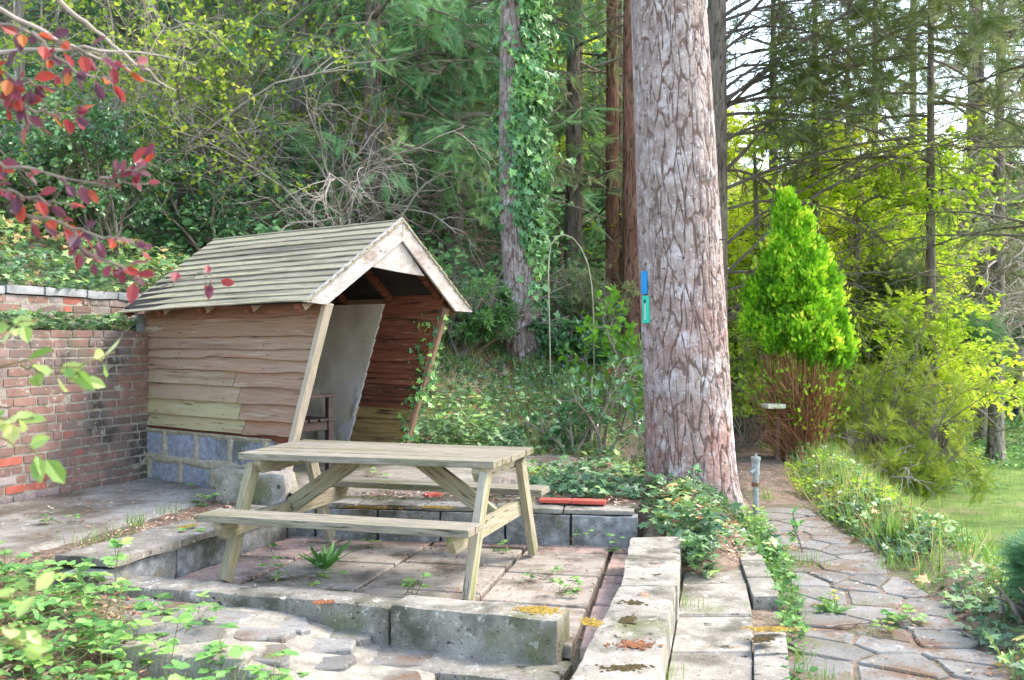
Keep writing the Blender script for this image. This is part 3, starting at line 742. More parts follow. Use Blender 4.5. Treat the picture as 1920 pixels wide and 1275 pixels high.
# ================================================================ shelter
SH = empty('wooden_shelter', (-1.53, 7.30, 0), math.atan2(-.609, .793), 'leaning open-fronted wooden shelter with a board roof on a blue-grey block base', 'garden shelter')
XB, YR, ZR = -2.48, 1.0, 2.392
def slope_boards(name, y0, z0, y1, z1, n, sag):
    b = MB(); sl = math.hypot(y1-y0, z1-z0); dy, dz = (y1-y0)/sl, (z1-z0)/sl; ny, nz = -dz, dy
    if nz < 0: ny, nz = -ny, -nz
    for i in range(n):
        s0 = sl*i/n-.012; s1 = sl*(i+1)/n+.020
        e0, e1 = .020+random.uniform(0, .003), .007      # lower edge stands proud
        xs = np.linspace(.045, XB-random.uniform(0, .03), 18); v = random.random()
        V = np.zeros((18, 4, 3)); V[:, :, 0] = xs[:, None]
        for k, (s_, e_) in enumerate([(s0, e0-.012), (s0, e0), (s1, e1), (s1, e1-.014)]):
            V[:, k, 1] = y0+dy*s_+ny*e_; V[:, k, 2] = z0+dz*s_+nz*e_
        wv = (fbm(xs*1.7+i*5, i*3.1, 0)-.5)*.012+sag*(xs/XB)**2*(1-s0/sl)
        V[:, :, 2] += wv[:, None]
        b.grid(V, v, wrap=True)
        if y1 > y0: b.F[4][-1] = b.F[4][-1]
        k = b.n-72; b.F[4].append(np.array([[k+3, k+2, k+1, k], [k+68, k+69, k+70, k+71]]))
    return b.build(name, m_roof, SH, bevel=.002)
slope_boards('roof_slope', -.005, 1.700, YR, ZR, 13, -.045)
slope_boards('roof_slope', 1.855, 1.690, YR, ZR, 13, -.03)
b = MB(); yzprism(b, [(.04, 1.692), (YR, ZR-.035), (YR, ZR-.01), (.02, 1.705)], XB+.03, 0.0); yzprism(b, [(YR, ZR-.01), (YR, ZR-.035), (1.80, 1.69), (1.83, 1.70)], XB+.03, 0.0)
b.build('underlay', m_dark, SH)
b = MB(); yzprism(b, [(1.0, 2.425), (-.035, 1.705), (-.035, 1.70), (.185, 1.685), (1.0, 2.23)], .012, .034, .8); b.build('bargeboard', m_barge, SH, bevel=.002)
b = MB(); yzprism(b, [(1.003, 2.425), (1.003, 2.23), (1.665, 1.672), (1.885, 1.668), (1.888, 1.675)], .012, .034, .3); b.build('bargeboard', m_barge, SH, bevel=.002)
b = MB(); yzprism(b, [(.645, 2.004), (.998, 1.975), (.998, 2.24)], -.018, .008, .9); yzprism(b, [(1.002, 1.975), (1.30, 1.958), (1.002, 2.24)], -.018, .004, .3)
yzprism(b, [(.85, 1.99), (1.15, 1.968), (1.0, 2.06)], -.03, -.02, .1)
b.build('gable_panel', m_barge, SH, bevel=.002)
for x in (-.13, -.74, -1.35, -1.95, -2.42):
    b = MB(); M_, L_ = frame((x, -.0+.03, 1.655), (x, YR, ZR-.085)); b.box((L_, .045, .07), M_, .3)
    M_, L_ = frame((x, 1.82, 1.66), (x, YR, ZR-.085)); b.box((L_, .045, .07), M_, .3); rf_ = b.build('rafter', m_in, SH, bevel=.002)
    b = MB(); M_, L_ = frame((x, .075, 1.672), (x, .235, 1.780)); b.box((L_, .047, .072), M_, .9); sub(b.build('rafter_tail', m_post, SH, bevel=.003), rf_)

def planks(name, y, sgn, edges, xa, xb, m, v, lap=.030, thick=.02, wave=.012, splits={}):
    """edges: descending z boundaries; xa(z) back end, xb(z) front end; faces -y if sgn<0"""
    b = MB()
    for i in range(len(edges)-1):
        zt_, zb_ = edges[i], edges[i+1]; zt2 = zt_+.02
        segs = [(0, 1)]
        if i in splits: segs = [(0, splits[i]-.002), (splits[i]+.002, 1)]
        for si, (f0, f1) in enumerate(segs):
            n = 34; f = np.linspace(f0, f1, n); xm = xa((zt_+zb_)/2)+(xb((zt_+zb_)/2)-xa((zt_+zb_)/2))*f
            plain = i in splits and si == 0 and splits[i] < .8
            wz = (fbm(xm*2.2+i*7.7+si*3, i*1.3, 0, 3)-.5)*wave*(0.5 if plain else 2.3)*(4 if False else 1.6)
            rows = []
            for (z, off, wv) in [(zt2, 0., 0), ((zt_+zb_)/2, lap*.5, .3), (zb_, lap, 1), (zb_, lap-thick, 1)]:
                zz = z+wz*wv; xx = xa(zz)+(xb(zz)-xa(zz))*f
                rows.append(np.stack([xx, np.full(n, y)+sgn*(off+.004*(fbm(xx*3+i*3, zz*4)-.5)), zz], -1))
            V = np.stack(rows, 0)
            if sgn > 0: V = V[:, ::-1]
            b.grid(V, v(i, si))
            # closed end strips
            for e in (0, -1):
                r_ = V[:, e]; q = np.stack([r_, r_-[0, sgn*thick, 0]], 1); b.grid(q, v(i, si))
    return b.build(name, m, SH)
SE = [1.745, 1.61, 1.45, 1.345, 1.27, 1.16, 1.04, .90, .765, .65]
def sv(i, si):
    if i >= 7 and si == 0: return [.93, .97][i % 2]
    if i >= 5 and si == 0: return .82
    if i == 0: return .05
    return [.1, .25, .45, .6, .55, .4, .45, .35, .3][i]+random.uniform(-.06, .06)
planks('side_wall', .25, -1, SE, lambda z: -2.47+0*z, lambda z: -.05-.364*(1.70-z), m_plank, sv, splits={5: .60, 6: .64, 7: .66, 8: .70})
b = MB(); b.raw([[-2.46,.256,.6],[-.5,.256,.6],[-.08,.256,1.76],[-2.46,.256,1.76],[-2.46,.30,.6],[-.5,.30,.6],[-.08,.30,1.76],[-2.46,.30,1.76]],
  [[0,1,2,3],[7,6,5,4],[0,4,5,1],[3,2,6,7],[1,5,6,2],[0,3,7,4]], .3); b.build('wall_lining', m_in, SH)
b = MB(); rn = random.Random(4)
for i, z_ in enumerate(SE[1:]):
    for x_ in (-2.38, -1.9, -1.3, -.75):
        b.box((.009, .004, .009), rz(x_+rn.uniform(-.03, .03), .25-.026, z_+.03, 0))
nl_o = b.build('nails', m_rust, SH); nl_o['kind'] = 'stuff'
nl_o.parent = [o for o in SH.children if o.name.startswith('side_wall')][0]
# lining end and boards under the wall by the post
board('short_board', (-.70, .27, .50), (-.47, .27, .50), .26, .02, m_in, SH, .9)
IE = [1.80, 1.66, 1.55, 1.43, 1.33, 1.23, 1.12, 1.02, .92, .80, .70, .58, .48, .36, .27]
def iv(i, si): return .95 if i >= 9 else [.45,.55,.42,.3,.5,.35,.45,.12,.2][i]
planks('inner_wall', 1.64, -1, IE, lambda z: -.83-.36*(1.75-z), lambda z: -.10-.375*(1.75-z), m_in, iv, lap=.018, thick=.014, wave=.008)
b = MB(); g_ = []
zz = np.linspace(.2, 1.752, 40); ff = np.linspace(0, 1, 60); ZZ, FF = np.meshgrid(zz, ff, indexing='ij')
xe = -.80-.36*(1.75-ZZ)+.006*(fbm(ZZ*3, 0, 2)-.5); XX_ = -2.42+(xe+2.42)*FF
dd = 1.612-.02*(fbm(XX_*3, ZZ*3, 0)-.5)-.02*sstep(.9, 1.0, 1-0*ZZ)*sstep(.98, .90, ZZ)*sstep(.52, .58, fbm(XX_*5, ZZ*5, 4))
b.grid(np.stack([XX_, dd, ZZ], -1)); b.grid(np.stack([np.stack([XX_[:, -1], dd[:, -1], zz], -1), np.stack([XX_[:, -1], dd[:, -1]+.04, zz], -1)], 1))
b.grid(np.stack([np.stack([XX_[-1], dd[-1], ZZ[-1]], -1), np.stack([XX_[-1], dd[-1]+.04, ZZ[-1]], -1)], 1))
b.build('plaster_wall', m_plaster, SH, smooth=True)
b = MB(); b.raw([[-2.46,1.66,.2],[-.68,1.66,.2],[-.10,1.66,1.80],[-2.46,1.66,1.80],[-2.46,1.70,.2],[-.68,1.70,.2],[-.10,1.70,1.80],[-2.46,1.70,1.80]],
  [[0,1,2,3],[7,6,5,4],[0,4,5,1],[3,2,6,7],[1,5,6,2],[0,3,7,4]], .5); b.build('outer_wall', m_plank, SH)
b = MB(); yzprism(b, [(.30, .2), (1.66, .2), (1.66, 1.8), (1.0, 2.34), (.30, 1.8)], -2.45, -2.41, .2); b.build('back_wall', m_in, SH)
b = MB(); b.box((2.0, 1.4, .06), rz(-1.5, .97, .268, 0)); b.build('floor', m_pave, SH)
board('post', (-.562, .235, .20), (-.015, .235, 1.70), .05, .075, m_post, SH, up=(1, 0, 0), v=.8)
board('post', (-.66, 1.665, .20), (-.075, 1.665, 1.70), .04, .05, m_plank, SH, up=(1, 0, 0), v=.3)
b = MB(); wall_blocks(b, (-2.50, .215), (-.63, .215), .10, .635, .16, .47, 2, gap=.028, off=.72, amp=.006, r=.02); bb_ = b.build('block_base', m_blue, SH, smooth=True)
b = MB(); xs_ = np.linspace(-2.49, -.64, 150); zs_ = np.linspace(.10, .63, 60); XX_, ZZ = np.meshgrid(xs_, zs_)
f = np.full(XX_.shape, .222)
for c in range(2):
    zc = .10+.2675*(c+1) if c == 0 else .625
    f = np.minimum(f, .222-.018*sstep(.045, .01, np.abs(ZZ-zc)+.04*(fbm(XX_*9, ZZ*9, c)-.5)))
for c, o_ in ((0, .72), (1, .22)):
    x = -2.50-o_*.47
    while x < -.6:
        f = np.where((ZZ > .10+.2675*c) & (ZZ < .10+.2675*(c+1)), np.minimum(f, .222-.018*sstep(.05, .012, np.abs(XX_-x)+.05*(fbm(XX_*9, ZZ*9, 5)-.5))), f); x += .47
b.grid(np.stack([XX_, f-.002*(fbm(XX_*30, ZZ*30)-.5), ZZ], -1)); sub(b.build('mortar', m_mortar, SH, smooth=True), bb_)
board('flashing', (-2.52, .235, 1.30), (-2.52, .235, 1.66), .03, .10, m_steel, SH, up=(1, 0, 0))

# bench inside the shelter (in shelter coordinates)
BN = empty('bench', (-1.53, 7.30, 0), math.atan2(-.609, .793), 'dark brown painted bench standing inside the wooden shelter', 'bench')
for x in (-.74, -2.0):
    board('leg', (x, .90, .29), (x, .90, .935), .05, .05, m_brown, BN, up=(1, 0, 0)); board('leg', (x, .45, .29), (x, .38, 1.15), .05, .05, m_brown, BN, up=(1, 0, 0))
    board('arm_rest', (x, .38, .945), (x, .95, .945), .028, .07, m_brown, BN); board('side_rail', (x, .42, .69), (x, .90, .69), .075, .03, m_brown, BN)
for k, y in enumerate((.46, .57, .68, .79, .88)):
    pass
b = MB()
for y in (.47, .58, .69, .80, .89): b.box((1.36, .085, .022), rz(-1.37, y, .742, 0), random.random())
b.build('seat', m_brown, BN, bevel=.003)
b = MB()
for z in (.90, 1.0, 1.1): b.box((1.30, .022, .075), rz(-1.37, .40, z, 0), random.random())
b.build('backrest', m_brown, BN, bevel=.003)

# ================================================================ brick walls
def brickwall(parent, name, t0, t1, off, z0, z1, th, vf, m=None, jit=.005):
    g = MB(); ch = .0755; nc = int(round((z1-z0)/ch)); ch = (z1-z0)/nc; a = math.atan2(WD[1], WD[0])
    for c in range(nc):
        t = t0-random.uniform(0, .2)
        while t < t1-.02:
            l = random.choice((.215, .215, .215, .105)) if random.random() < .9 else random.uniform(.07, .2)
            ta, tb = max(t, t0), min(t+l, t1); t += l+.011
            if tb-ta < .03: continue
            z = z0+ch*(c+.5)+.004*math.sin(ta*3+c)
            if tb > t1-.05 or True:
                cc = WA+WD*(ta+tb)/2+WN*(off+th/2+random.uniform(-jit, jit))
            g.rock((tb-ta, th, ch-.012), rz(cc[0], cc[1], z, a+random.uniform(-.01, .01)), vf((ta+tb)/2, z), .055, .008, .005, 14, random.random()*40)
    return g.build(name, m or m_brick, parent, smooth=True)
def mortar_sheet(parent, t0, t1, off, z0, z1, back, m):
    g = MB(); tt = np.linspace(t0, t1, int((t1-t0)/.02)); zz = np.linspace(z0, z1, int((z1-z0)/.02)); TT, ZZ = np.meshgrid(tt, zz)
    o_ = off+.009-.012*(fbm(TT*14, ZZ*14, 0, 4)-.45)
    P = WA[None, None]+WD[None, None]*TT[..., None]+WN[None, None]*o_[..., None]
    g.grid(np.dstack([P, ZZ]))
    def P3(t, o, z): p = WA+WD*t+WN*o; return [p[0], p[1], z]
    g.raw([P3(t0, off+.02, z1-.004), P3(t1, off+.02, z1-.004), P3(t1, back, z1-.004), P3(t0, back, z1-.004), P3(t0, off+.02, z0), P3(t0, back, z0), P3(t1, off+.02, z0), P3(t1, back, z0)],
          [[0,1,2,3],[0,3,5,4],[1,6,7,2],[3,2,7,5]])
    return g.build('mortar', m, parent, smooth=True)
W1 = empty('brick_wall', (0,0,0), 0, 'old red and brown brick retaining wall left of the shelter', 'brick wall')
def vf1(t, z):
    r = random.random(); nleft = sstep(.55, -.45, t+(z-.9)*.5)
    if .0+.5*(z-.2) < t+.6 < 1.75-.4*z and .26 < z < .85 and r < .24: return random.uniform(.9, 1)
    if r < nleft*.75: return random.uniform(.62, .88)
    if r < .16: return random.uniform(0, .12)
    return random.uniform(.22, .55)
brickwall(W1, 'bricks', -4.2, 1.80, 0, .08, 1.505, .11, vf1)
mortar_sheet(W1, -4.2, 1.80, 0, .08, 1.49, .32, m_mortarg)
W2 = empty('brick_wall', (0,0,0), 0, 'upper brick retaining wall with grey stone coping behind the ivy ledge', 'brick wall')
brickwall(W2, 'bricks', -4.4, 3.6, .50, 1.36, 1.80, .11, lambda t, z: random.choice((.94, .3, .4, .75, .8, .5, .7)) )
mortar_sheet(W2, -4.4, 3.6, .50, 1.36, 1.795, .72, m_mortarg)
g = MB(); t = -4.4
while t < 3.6:
    l = random.uniform(.38, .5); cc = WA+WD*(t+l/2)+WN*(.485+.13); g.rock((l-.012, .27, .075), rz(cc[0], cc[1], 1.835+random.uniform(-.006, .006), math.atan2(WD[1], WD[0])), random.random(), .05, .014, .008, 9, random.random()*40); t += l
g.build('coping', mat('coping_stone', [(.3, (.17,.175,.18)), (.5, (.29,.295,.31)), (.7, (.42,.43,.44))], 5, 9, bump=.6, layers=[((.12,.13,.08), 3, .55, .68)]), W2, smooth=True)

# brick remnants on the bank behind the pine
def ruin(name, px, py, Y, L, courses, rot, label):
    p = at(px, py, Y); g = MB()
    for c in range(courses):
        x = -L/2+.08*(c % 2)+.16*c*.6
        while x < L/2-.05*c:
            M_ = rz(p[0]+math.cos(rot)*x, p[1]+math.sin(rot)*x, p[2]+.075*c, rot+random.uniform(-.02, .02)); g.rock((.21, .10, .064), M_, random.choice((.93, .96, .5, .9)), .06, .008, .004, 14, random.random()*9); x += .226
    return tag(g.build(name, m_brick, smooth=True), label, 'brick wall')
ruin('brick_ruin', 1185, 706, 12.2, .80, 5, R(-6), 'low red brick pier end on the bank just left of the pine')
ruin('brick_ruin', 1100, 645, 14.2, .60, 2, R(-6), 'few red bricks of a ruined wall showing through ivy beyond the ivy-clad pine')

# ================================================================ small things
def tile(px0, px1, py, z, rot, lab, grp='red clay tiles lying on the terrace edge'):
    p = atz((px0+px1)/2, py, z); L = abs(px1-px0)/FPX*p[1]
    g = MB(); g.rock((L, .10, .028), rz(p[0], p[1], z+.014, rot), .5, .03, .006, .004, 12, px0)
    return tag(g.build('red_tile', m_tile, smooth=True), lab, 'red tile', grp)
tile(1012, 1072, 942, .262, R(-9), 'red clay tile nearer the picnic table, first of two end to end on the wall')
tile(1073, 1136, 944, .262, R(-12), 'red clay tile nearer the pine, second of two end to end on the wall')
tile(795, 828, 932, .255, R(35), 'red clay tile on the terrace seen below the far bench of the picnic table')

# tap on a standpipe
tp = atz(1417, 952, .10); TP = empty('standpipe_tap', tp, R(20), 'old garden tap on a grey standpipe beside the path, right of the pine', 'garden tap')
cyl('pipe', (0,0,-.1), (0,0,.26), .022, m_galv, TP); cyl('pipe_joint', (0,0,.17), (0,0,.20), .034, m_rust, TP); cyl('tap_body', (0,0,.26), (0,0,.38), .028, m_galv, TP, r2=.032)
cyl('pipe_joint', (0,0,.375), (0,0,.40), .038, m_galv, TP)
cyl('spout', (0,-.01,.31), (-.06,-.02,.28), .014, m_galv, TP); sd_ = cyl('spindle', (0,0,.40), (0,0,.425), .010, m_galv, TP)
b = MB(); b.box((.105, .018, .012), rz(0,0,.432,0)); b.box((.018, .105, .012), rz(0,0,.4325,0)); sub(b.build('tap_handle', m_rust, TP, bevel=.003), sd_)
# pale stone table top by the thuja
pp = at(1447, 761, 11.6); PS = empty('stone_pedestal', (pp[0]+.02, pp[1], 0), R(8), 'small pedestal with a pale flat square top at the left side of the bright conifer', 'pedestal')
b = MB(); b.rock((.22, .22, .055), rz(0,0,pp[2],0), .5, .04, .01, .003, 9, 2); b.build('top_slab', m_pale, PS, smooth=True)
cyl('stem', (.08, .06, -.05), (.08, .06, pp[2]-.03), .035, m_rust, PS, 16, .03)
# bent white pipe behind the ivy-clad pine
hp = [(1032,700),(1031,640),(1029,560),(1028,500),(1032,462),(1043,444),(1058,440),(1074,446),(1090,466),(1102,494),(1109,530),(1112,570),(1113,600),(1114,700)]
P = np.array([at(a, c, 11.0+.03*i) for i, (a, c) in enumerate(hp)]); 
Pf = np.stack([np.interp(np.linspace(0, len(P)-1, 50), np.arange(len(P)), P[:, k]) for k in range(3)], -1)[None]
b = MB(); b.tubes(Pf, np.full((1, 50), .007), 8); tag(b.build('hoop', mat('pale_pipe', [(.3, (.24,.23,.15)), (.7, (.42,.40,.30))], 9, 4, bump=.1), smooth=True), 'pale bent pipe hoop standing beside the ivy-clad pine', 'garden hoop')
# dark gate far right
gp = at(1878, 757, 27); GT = empty('dark_gate', (gp[0], gp[1], gp[2]), R(-6), 'dark boarded gate between posts beyond the slender trunk at the right', 'gate')
m_navy = mat('dark_boards', [(.3, (.012,.016,.028)), (.7, (.03,.036,.05))], 6, 5, bump=.3)
b = MB()
for k in range(7): b.box((.075, .03, .55), rz(-.25+.083*k, 0, .28, 0), random.random())
b.build('gate_panel', m_navy, GT)
board('gate_post', (.38, 0, -.3), (.38, 0, .72), .1, .1, m_navy, GT, up=(1,0,0)); board('gate_post', (-.36, 0, -.3), (-.36, 0, .62), .1, .1, m_navy, GT, up=(1,0,0))
# moss cushions
def moss(name, x, y, z, rx, ry, m, lab, rot=0, h=.02, grp=None):
    th = np.linspace(0, 2*np.pi, 40, endpoint=False); rr = np.linspace(1, 0, 14); TH, RR = np.meshgrid(th, rr)
    k = 1+.5*(fbm(np.cos(TH)*2.2+x*9, np.sin(TH)*2.2+y*9, 0)-.5)*2+.7*(fbm(np.cos(TH)*7+x*9, np.sin(TH)*7+y*9, 3)-.5)
    X_ = RR*k*rx*np.cos(TH); Y_ = RR*k*ry*np.sin(TH); c_, s_ = math.cos(rot), math.sin(rot)
    X_, Y_ = X_*.72, Y_*.72; Z_ = z+.6*h*(1-RR**2)*(.3+1.4*fbm((X_+x)*60, (Y_+y)*60, 0, 3))-.003
    g = MB(); g.grid(np.stack([x+c_*X_-s_*Y_, y+s_*X_+c_*Y_, Z_], -1), wrap=True)
    rg = np.random.default_rng(int(abs(x*1000+y*77)) % 9999); n = int(90+rx*ry*14000); q = rg.normal(0, .52, (n, 2))*[rx, ry]; q = np.c_[x+c_*q[:, 0]-s_*q[:, 1], y+s_*q[:, 0]+c_*q[:, 1], np.full(n, z-.001)]
    a6 = np.arange(6)*np.pi/3; D6 = np.concatenate([np.c_[np.cos(a6), np.sin(a6), 0*a6], [[0, 0, .55]]]); F6 = np.array([[i, (i+1) % 6, 6] for i in range(6)])
    g.inst((D6, F6), q, np.tile(np.eye(3), (n, 1, 1)), rg.uniform(.003, .013, n), .5)
    return tag(g.build(name, m, smooth=True), lab, 'moss', grp)
moss('moss_cushion', .13, 4.70, .136, .115, .072, m_moss, 'orange-yellow moss cushion on the right end of the long pale kerb block', -.3, .018)
moss('moss_cushion', *atz(1192, 1208, .20)[:2], .20, .075, .05, m_mossr, 'rusty red moss patch on the near wide kerb slab', .2, .008)
moss('moss_cushion', *atz(1168, 1252, .20)[:2], .20, .085, .04, m_mossd, 'dark moss patch at the bottom end of the near wide kerb slab', .1, .014)
moss('moss_cushion', *atz(1179, 1161, .20)[:2], .20, .026, .06, m_mossd, 'elongated dark moss patch in the middle of the near wide kerb slab', -.3, .014)
moss('moss_cushion', *atz(1186, 1130, .20)[:2], .20, .036, .03, m_mossd, 'small dark moss patch near the far end of the near wide kerb slab', 0, .012)
moss('moss_cushion', *atz(1108, 1166, .20)[:2], .198, .035, .07, m_moss, 'yellowish moss on the left edge of the near wide kerb slab', .3, .014)
moss('moss_cushion', *atz(1440, 1178, .085)[:2], .085, .10, .035, m_moss, 'ochre moss on the far end of the near edging blocks', 0, .012)
moss('moss_cushion', *atz(1430, 1198, .085)[:2], .085, .05, .04, m_mossd, 'dark moss just in front of the ochre moss on the near edging blocks', .5, .012)
moss('moss_cushion', *atz(690, 951, .25)[:2], .247, .20, .05, m_moss, 'ochre moss on the coping behind the left end of the picnic table', -.16, .014)
moss('moss_cushion', *atz(820, 950, .25)[:2], .247, .13, .035, m_moss, 'ochre moss on the coping below the middle of the far bench', -.16, .012)
moss('moss_cushion', *atz(435, 878, .41)[:2], .41, .07, .05, m_moss, 'mustard moss on top of the old concrete step lump', -.2, .014)
moss('moss_cushion', *atz(355, 985, .225)[:2], .222, .11, .035, m_moss, 'mustard moss on the flaking slab top left of the picnic table', 1.1, .012)
moss('moss_cushion', *atz(605, 1126, .12)[:2], .115, .05, .035, m_mossr, 'orange lichen patch on the crumbling stone kerb', .2, .010)
moss('moss_cushion', *atz(695, 1195, -.05)[:2], -.065, .07, .05, m_moss, 'olive moss on the flagstones below the crumbling stone kerb', .2, .012)
# ================================================================ bark
def bark_arrays(nc, rows, nth, nz_, seed, z0, z1):
    """ridged bark field: returns theta, z, height(0..1)"""
    th = np.arange(nth)*2*np.pi/nth; zz = np.linspace(z0, z1, nz_); TH, ZZ = np.meshgrid(th, zz)
    cx, sx = np.cos(TH)*nc/6.28, np.sin(TH)*nc/6.28
    wa = (fbm(cx*.9+seed, sx*.9, ZZ*2.2, 3)-.5)*1.5; wb = (fbm(cx*.8+seed+9, sx*.8, ZZ*1.5, 3)-.5)*1.6
    A = TH/(2*np.pi)*nc+wa; B = ZZ*rows+wb
    ia, ib = np.floor(A), np.floor(B); F1 = np.full(A.shape, 9.); F2 = F1.copy()
    for da in (-1, 0, 1):
        for db in (-1, 0, 1):
            ca, cb = ia+da, ib+db; cm = np.mod(ca, nc)
            ja = ca+_h(cm, cb, cm*0+seed); jb = cb+_h(cm, cb, cm*0+seed+50)
            d = np.hypot(A-ja, (B-jb)*.8); F2 = np.where(d < F1, F1, np.minimum(F2, d)); F1 = np.minimum(F1, d)
    e = F2-F1
    v1 = np.abs(fbm(cx*1.0+wa*.25+seed, sx*1.0+wb*.1, ZZ*.8, 4)-.5)*6.0
    v2 = np.abs(fbm(cx*2.2+wa*.3+seed+7, sx*2.2, ZZ*1.4, 3)-.5)*6.5
    e = np.minimum(np.minimum(e*1.15, v1*.9+.03), v2*1.6+.10)
    h = sstep(.0, .15, e+.26*(fbm(cx*3, sx*3, ZZ*15, 3)-.5))
    h = h*(.50+.50*fbm(cx*5+3, sx*5, ZZ*24, 4))
    return TH, ZZ, h
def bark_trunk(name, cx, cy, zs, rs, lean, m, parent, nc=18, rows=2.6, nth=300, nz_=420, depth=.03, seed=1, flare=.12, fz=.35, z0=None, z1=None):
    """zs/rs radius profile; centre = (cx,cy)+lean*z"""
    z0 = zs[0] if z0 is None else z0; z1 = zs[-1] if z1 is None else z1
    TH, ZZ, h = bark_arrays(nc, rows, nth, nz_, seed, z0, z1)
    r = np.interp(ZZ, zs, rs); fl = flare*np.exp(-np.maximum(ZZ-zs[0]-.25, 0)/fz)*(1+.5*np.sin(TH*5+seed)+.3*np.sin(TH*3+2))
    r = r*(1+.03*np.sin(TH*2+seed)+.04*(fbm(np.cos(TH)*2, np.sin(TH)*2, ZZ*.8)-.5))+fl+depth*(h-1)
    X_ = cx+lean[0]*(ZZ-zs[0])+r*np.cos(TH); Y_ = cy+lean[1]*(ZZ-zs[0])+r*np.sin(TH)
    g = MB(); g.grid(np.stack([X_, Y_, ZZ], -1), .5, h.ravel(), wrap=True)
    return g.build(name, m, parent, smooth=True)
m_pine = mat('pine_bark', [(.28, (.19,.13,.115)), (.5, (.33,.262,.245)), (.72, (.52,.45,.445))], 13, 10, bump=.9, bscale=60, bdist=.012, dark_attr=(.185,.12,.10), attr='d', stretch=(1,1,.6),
             layers=[((.34,.135,.10), 2.4, .42, .66, 'low:-.2:2.4'), ((.58,.52,.54), 5, .55, .70), ((.12,.08,.065), 22, .58, .68), ((.60,.55,.55), 40, .60, .68)])
m_bark2 = mat('grey_bark', [(.3, (.12,.10,.085)), (.5, (.22,.185,.165)), (.72, (.34,.30,.27))], 9, 9, bump=.9, bscale=50, bdist=.012, dark_attr=(.05,.04,.03), attr='d', stretch=(1,1,.4), layers=[((.15,.18,.08), 1.4, .55, .72)])
m_redwood = mat('red_bark', [(.3, (.10,.045,.030)), (.5, (.21,.10,.07)), (.72, (.32,.18,.13))], 9, 9, bump=.9, bscale=50, bdist=.012, dark_attr=(.04,.02,.015), attr='d', stretch=(1,1,.25))
m_darkbark = mat('dark_bark', [(.3, (.09,.072,.062)), (.5, (.16,.13,.11)), (.72, (.25,.21,.18))], 9, 9, bump=.9, bscale=50, bdist=.012, dark_attr=(.05,.038,.03), attr='d', stretch=(1,1,.3))
m_twig = mat('twig_bark', [(.3, (.13,.105,.085)), (.7, (.27,.23,.20))], 9, 4, bump=.2)
m_twigpale = mat('pale_dead_twig', [(.3, (.24,.20,.17)), (.7, (.42,.37,.34))], 9, 4, bump=.2)
m_twigd = mat('dark_twig', [(.3, (.075,.06,.05)), (.7, (.16,.13,.11))], 9, 4, bump=.2)
m_stem = mat('rusty_stem', [(.3, (.19,.075,.035)), (.7, (.38,.18,.10))], 9, 4, bump=.3)
m_gstem = mat('green_stem', [(.3, (.10,.12,.04)), (.7, (.22,.16,.08))], 9, 4, bump=.1)

# ================================================================ leaf materials
def G(*c): return c
lm_ivy = leafmat('ivy_leaf', [(0, (.020,.060,.032)), (.5, (.045,.12,.055)), (.85, (.08,.19,.06)), (1, (.16,.30,.09))], .38, .18, .5)
lm_ivyg = leafmat('ground_ivy_leaf', [(0, (.030,.075,.045)), (.45, (.065,.14,.075)), (.8, (.12,.24,.09)), (.95, (.20,.34,.11)), (1, (.30,.22,.12))], .42, .18, .5)
lm_bram = leafmat('bramble_leaf', [(0, (.05,.14,.055)), (.5, (.12,.30,.10)), (.85, (.20,.42,.13)), (1, (.30,.46,.14))], .5, .38, .35)
lm_con = leafmat('conifer_needles', [(0, (.022,.062,.034)), (.5, (.050,.125,.065)), (.85, (.095,.20,.09)), (1, (.15,.26,.11))], .6, .25, .2)
lm_cond = leafmat('cypress_foliage', [(0, (.035,.06,.022)), (.5, (.065,.11,.04)), (.85, (.13,.17,.05)), (1, (.24,.25,.08))], .6, .28, .2)
lm_yew = leafmat('dull_conifer_foliage', [(0, (.05,.085,.045)), (.5, (.10,.155,.075)), (.85, (.18,.24,.11)), (1, (.28,.33,.18))], .6, .28, .2)
lm_spring = leafmat('spring_leaf', [(0, (.09,.19,.03)), (.5, (.20,.36,.045)), (.85, (.34,.52,.07)), (1, (.50,.62,.12))], .5, .5, .3)
lm_lime = leafmat('lime_leaf', [(0, (.14,.28,.03)), (.5, (.30,.50,.04)), (.85, (.48,.68,.06)), (1, (.62,.76,.10))], .5, .55, .3)
lm_thuja = leafmat('thuja_foliage', [(0, (.05,.16,.015)), (.45, (.12,.33,.02)), (.8, (.26,.54,.03)), (1, (.52,.76,.08))], .5, .4, .3)
lm_gold = leafmat('golden_conifer_foliage', [(0, (.07,.13,.02)), (.5, (.17,.28,.035)), (.85, (.30,.42,.06)), (1, (.44,.50,.12))], .55, .4, .3)
lm_grass = leafmat('grass_blade', [(0, (.06,.15,.03)), (.5, (.13,.27,.06)), (.8, (.22,.38,.10)), (.9, (.38,.34,.17)), (1, (.52,.44,.28))], .5, .35, .3)
lm_straw = leafmat('dry_grass', [(0, (.20,.22,.10)), (.4, (.34,.30,.17)), (.8, (.50,.42,.28)), (1, (.62,.54,.38))], .6, .3, .2)
lm_blue = leafmat('bluebell_leaf', [(0, (.05,.16,.05)), (.5, (.10,.27,.08)), (1, (.19,.42,.13))], .38, .35, .4)
lm_red = leafmat('red_leaf', [(0, (.10,.045,.075)), (.35, (.20,.06,.10)), (.6, (.30,.05,.07)), (.8, (.46,.06,.04)), (.93, (.60,.13,.03)), (1, (.65,.25,.05))], .42, .5, .45)
lm_apple = leafmat('pale_green_leaf', [(0, (.12,.28,.06)), (.5, (.26,.46,.14)), (.85, (.44,.60,.28)), (1, (.55,.62,.34))], .42, .45, .5)
lm_litter = leafmat('dead_leaf', [(0, (.09,.045,.028)), (.5, (.22,.11,.07)), (.8, (.36,.23,.16)), (1, (.52,.40,.32))], .8, .1, .1)
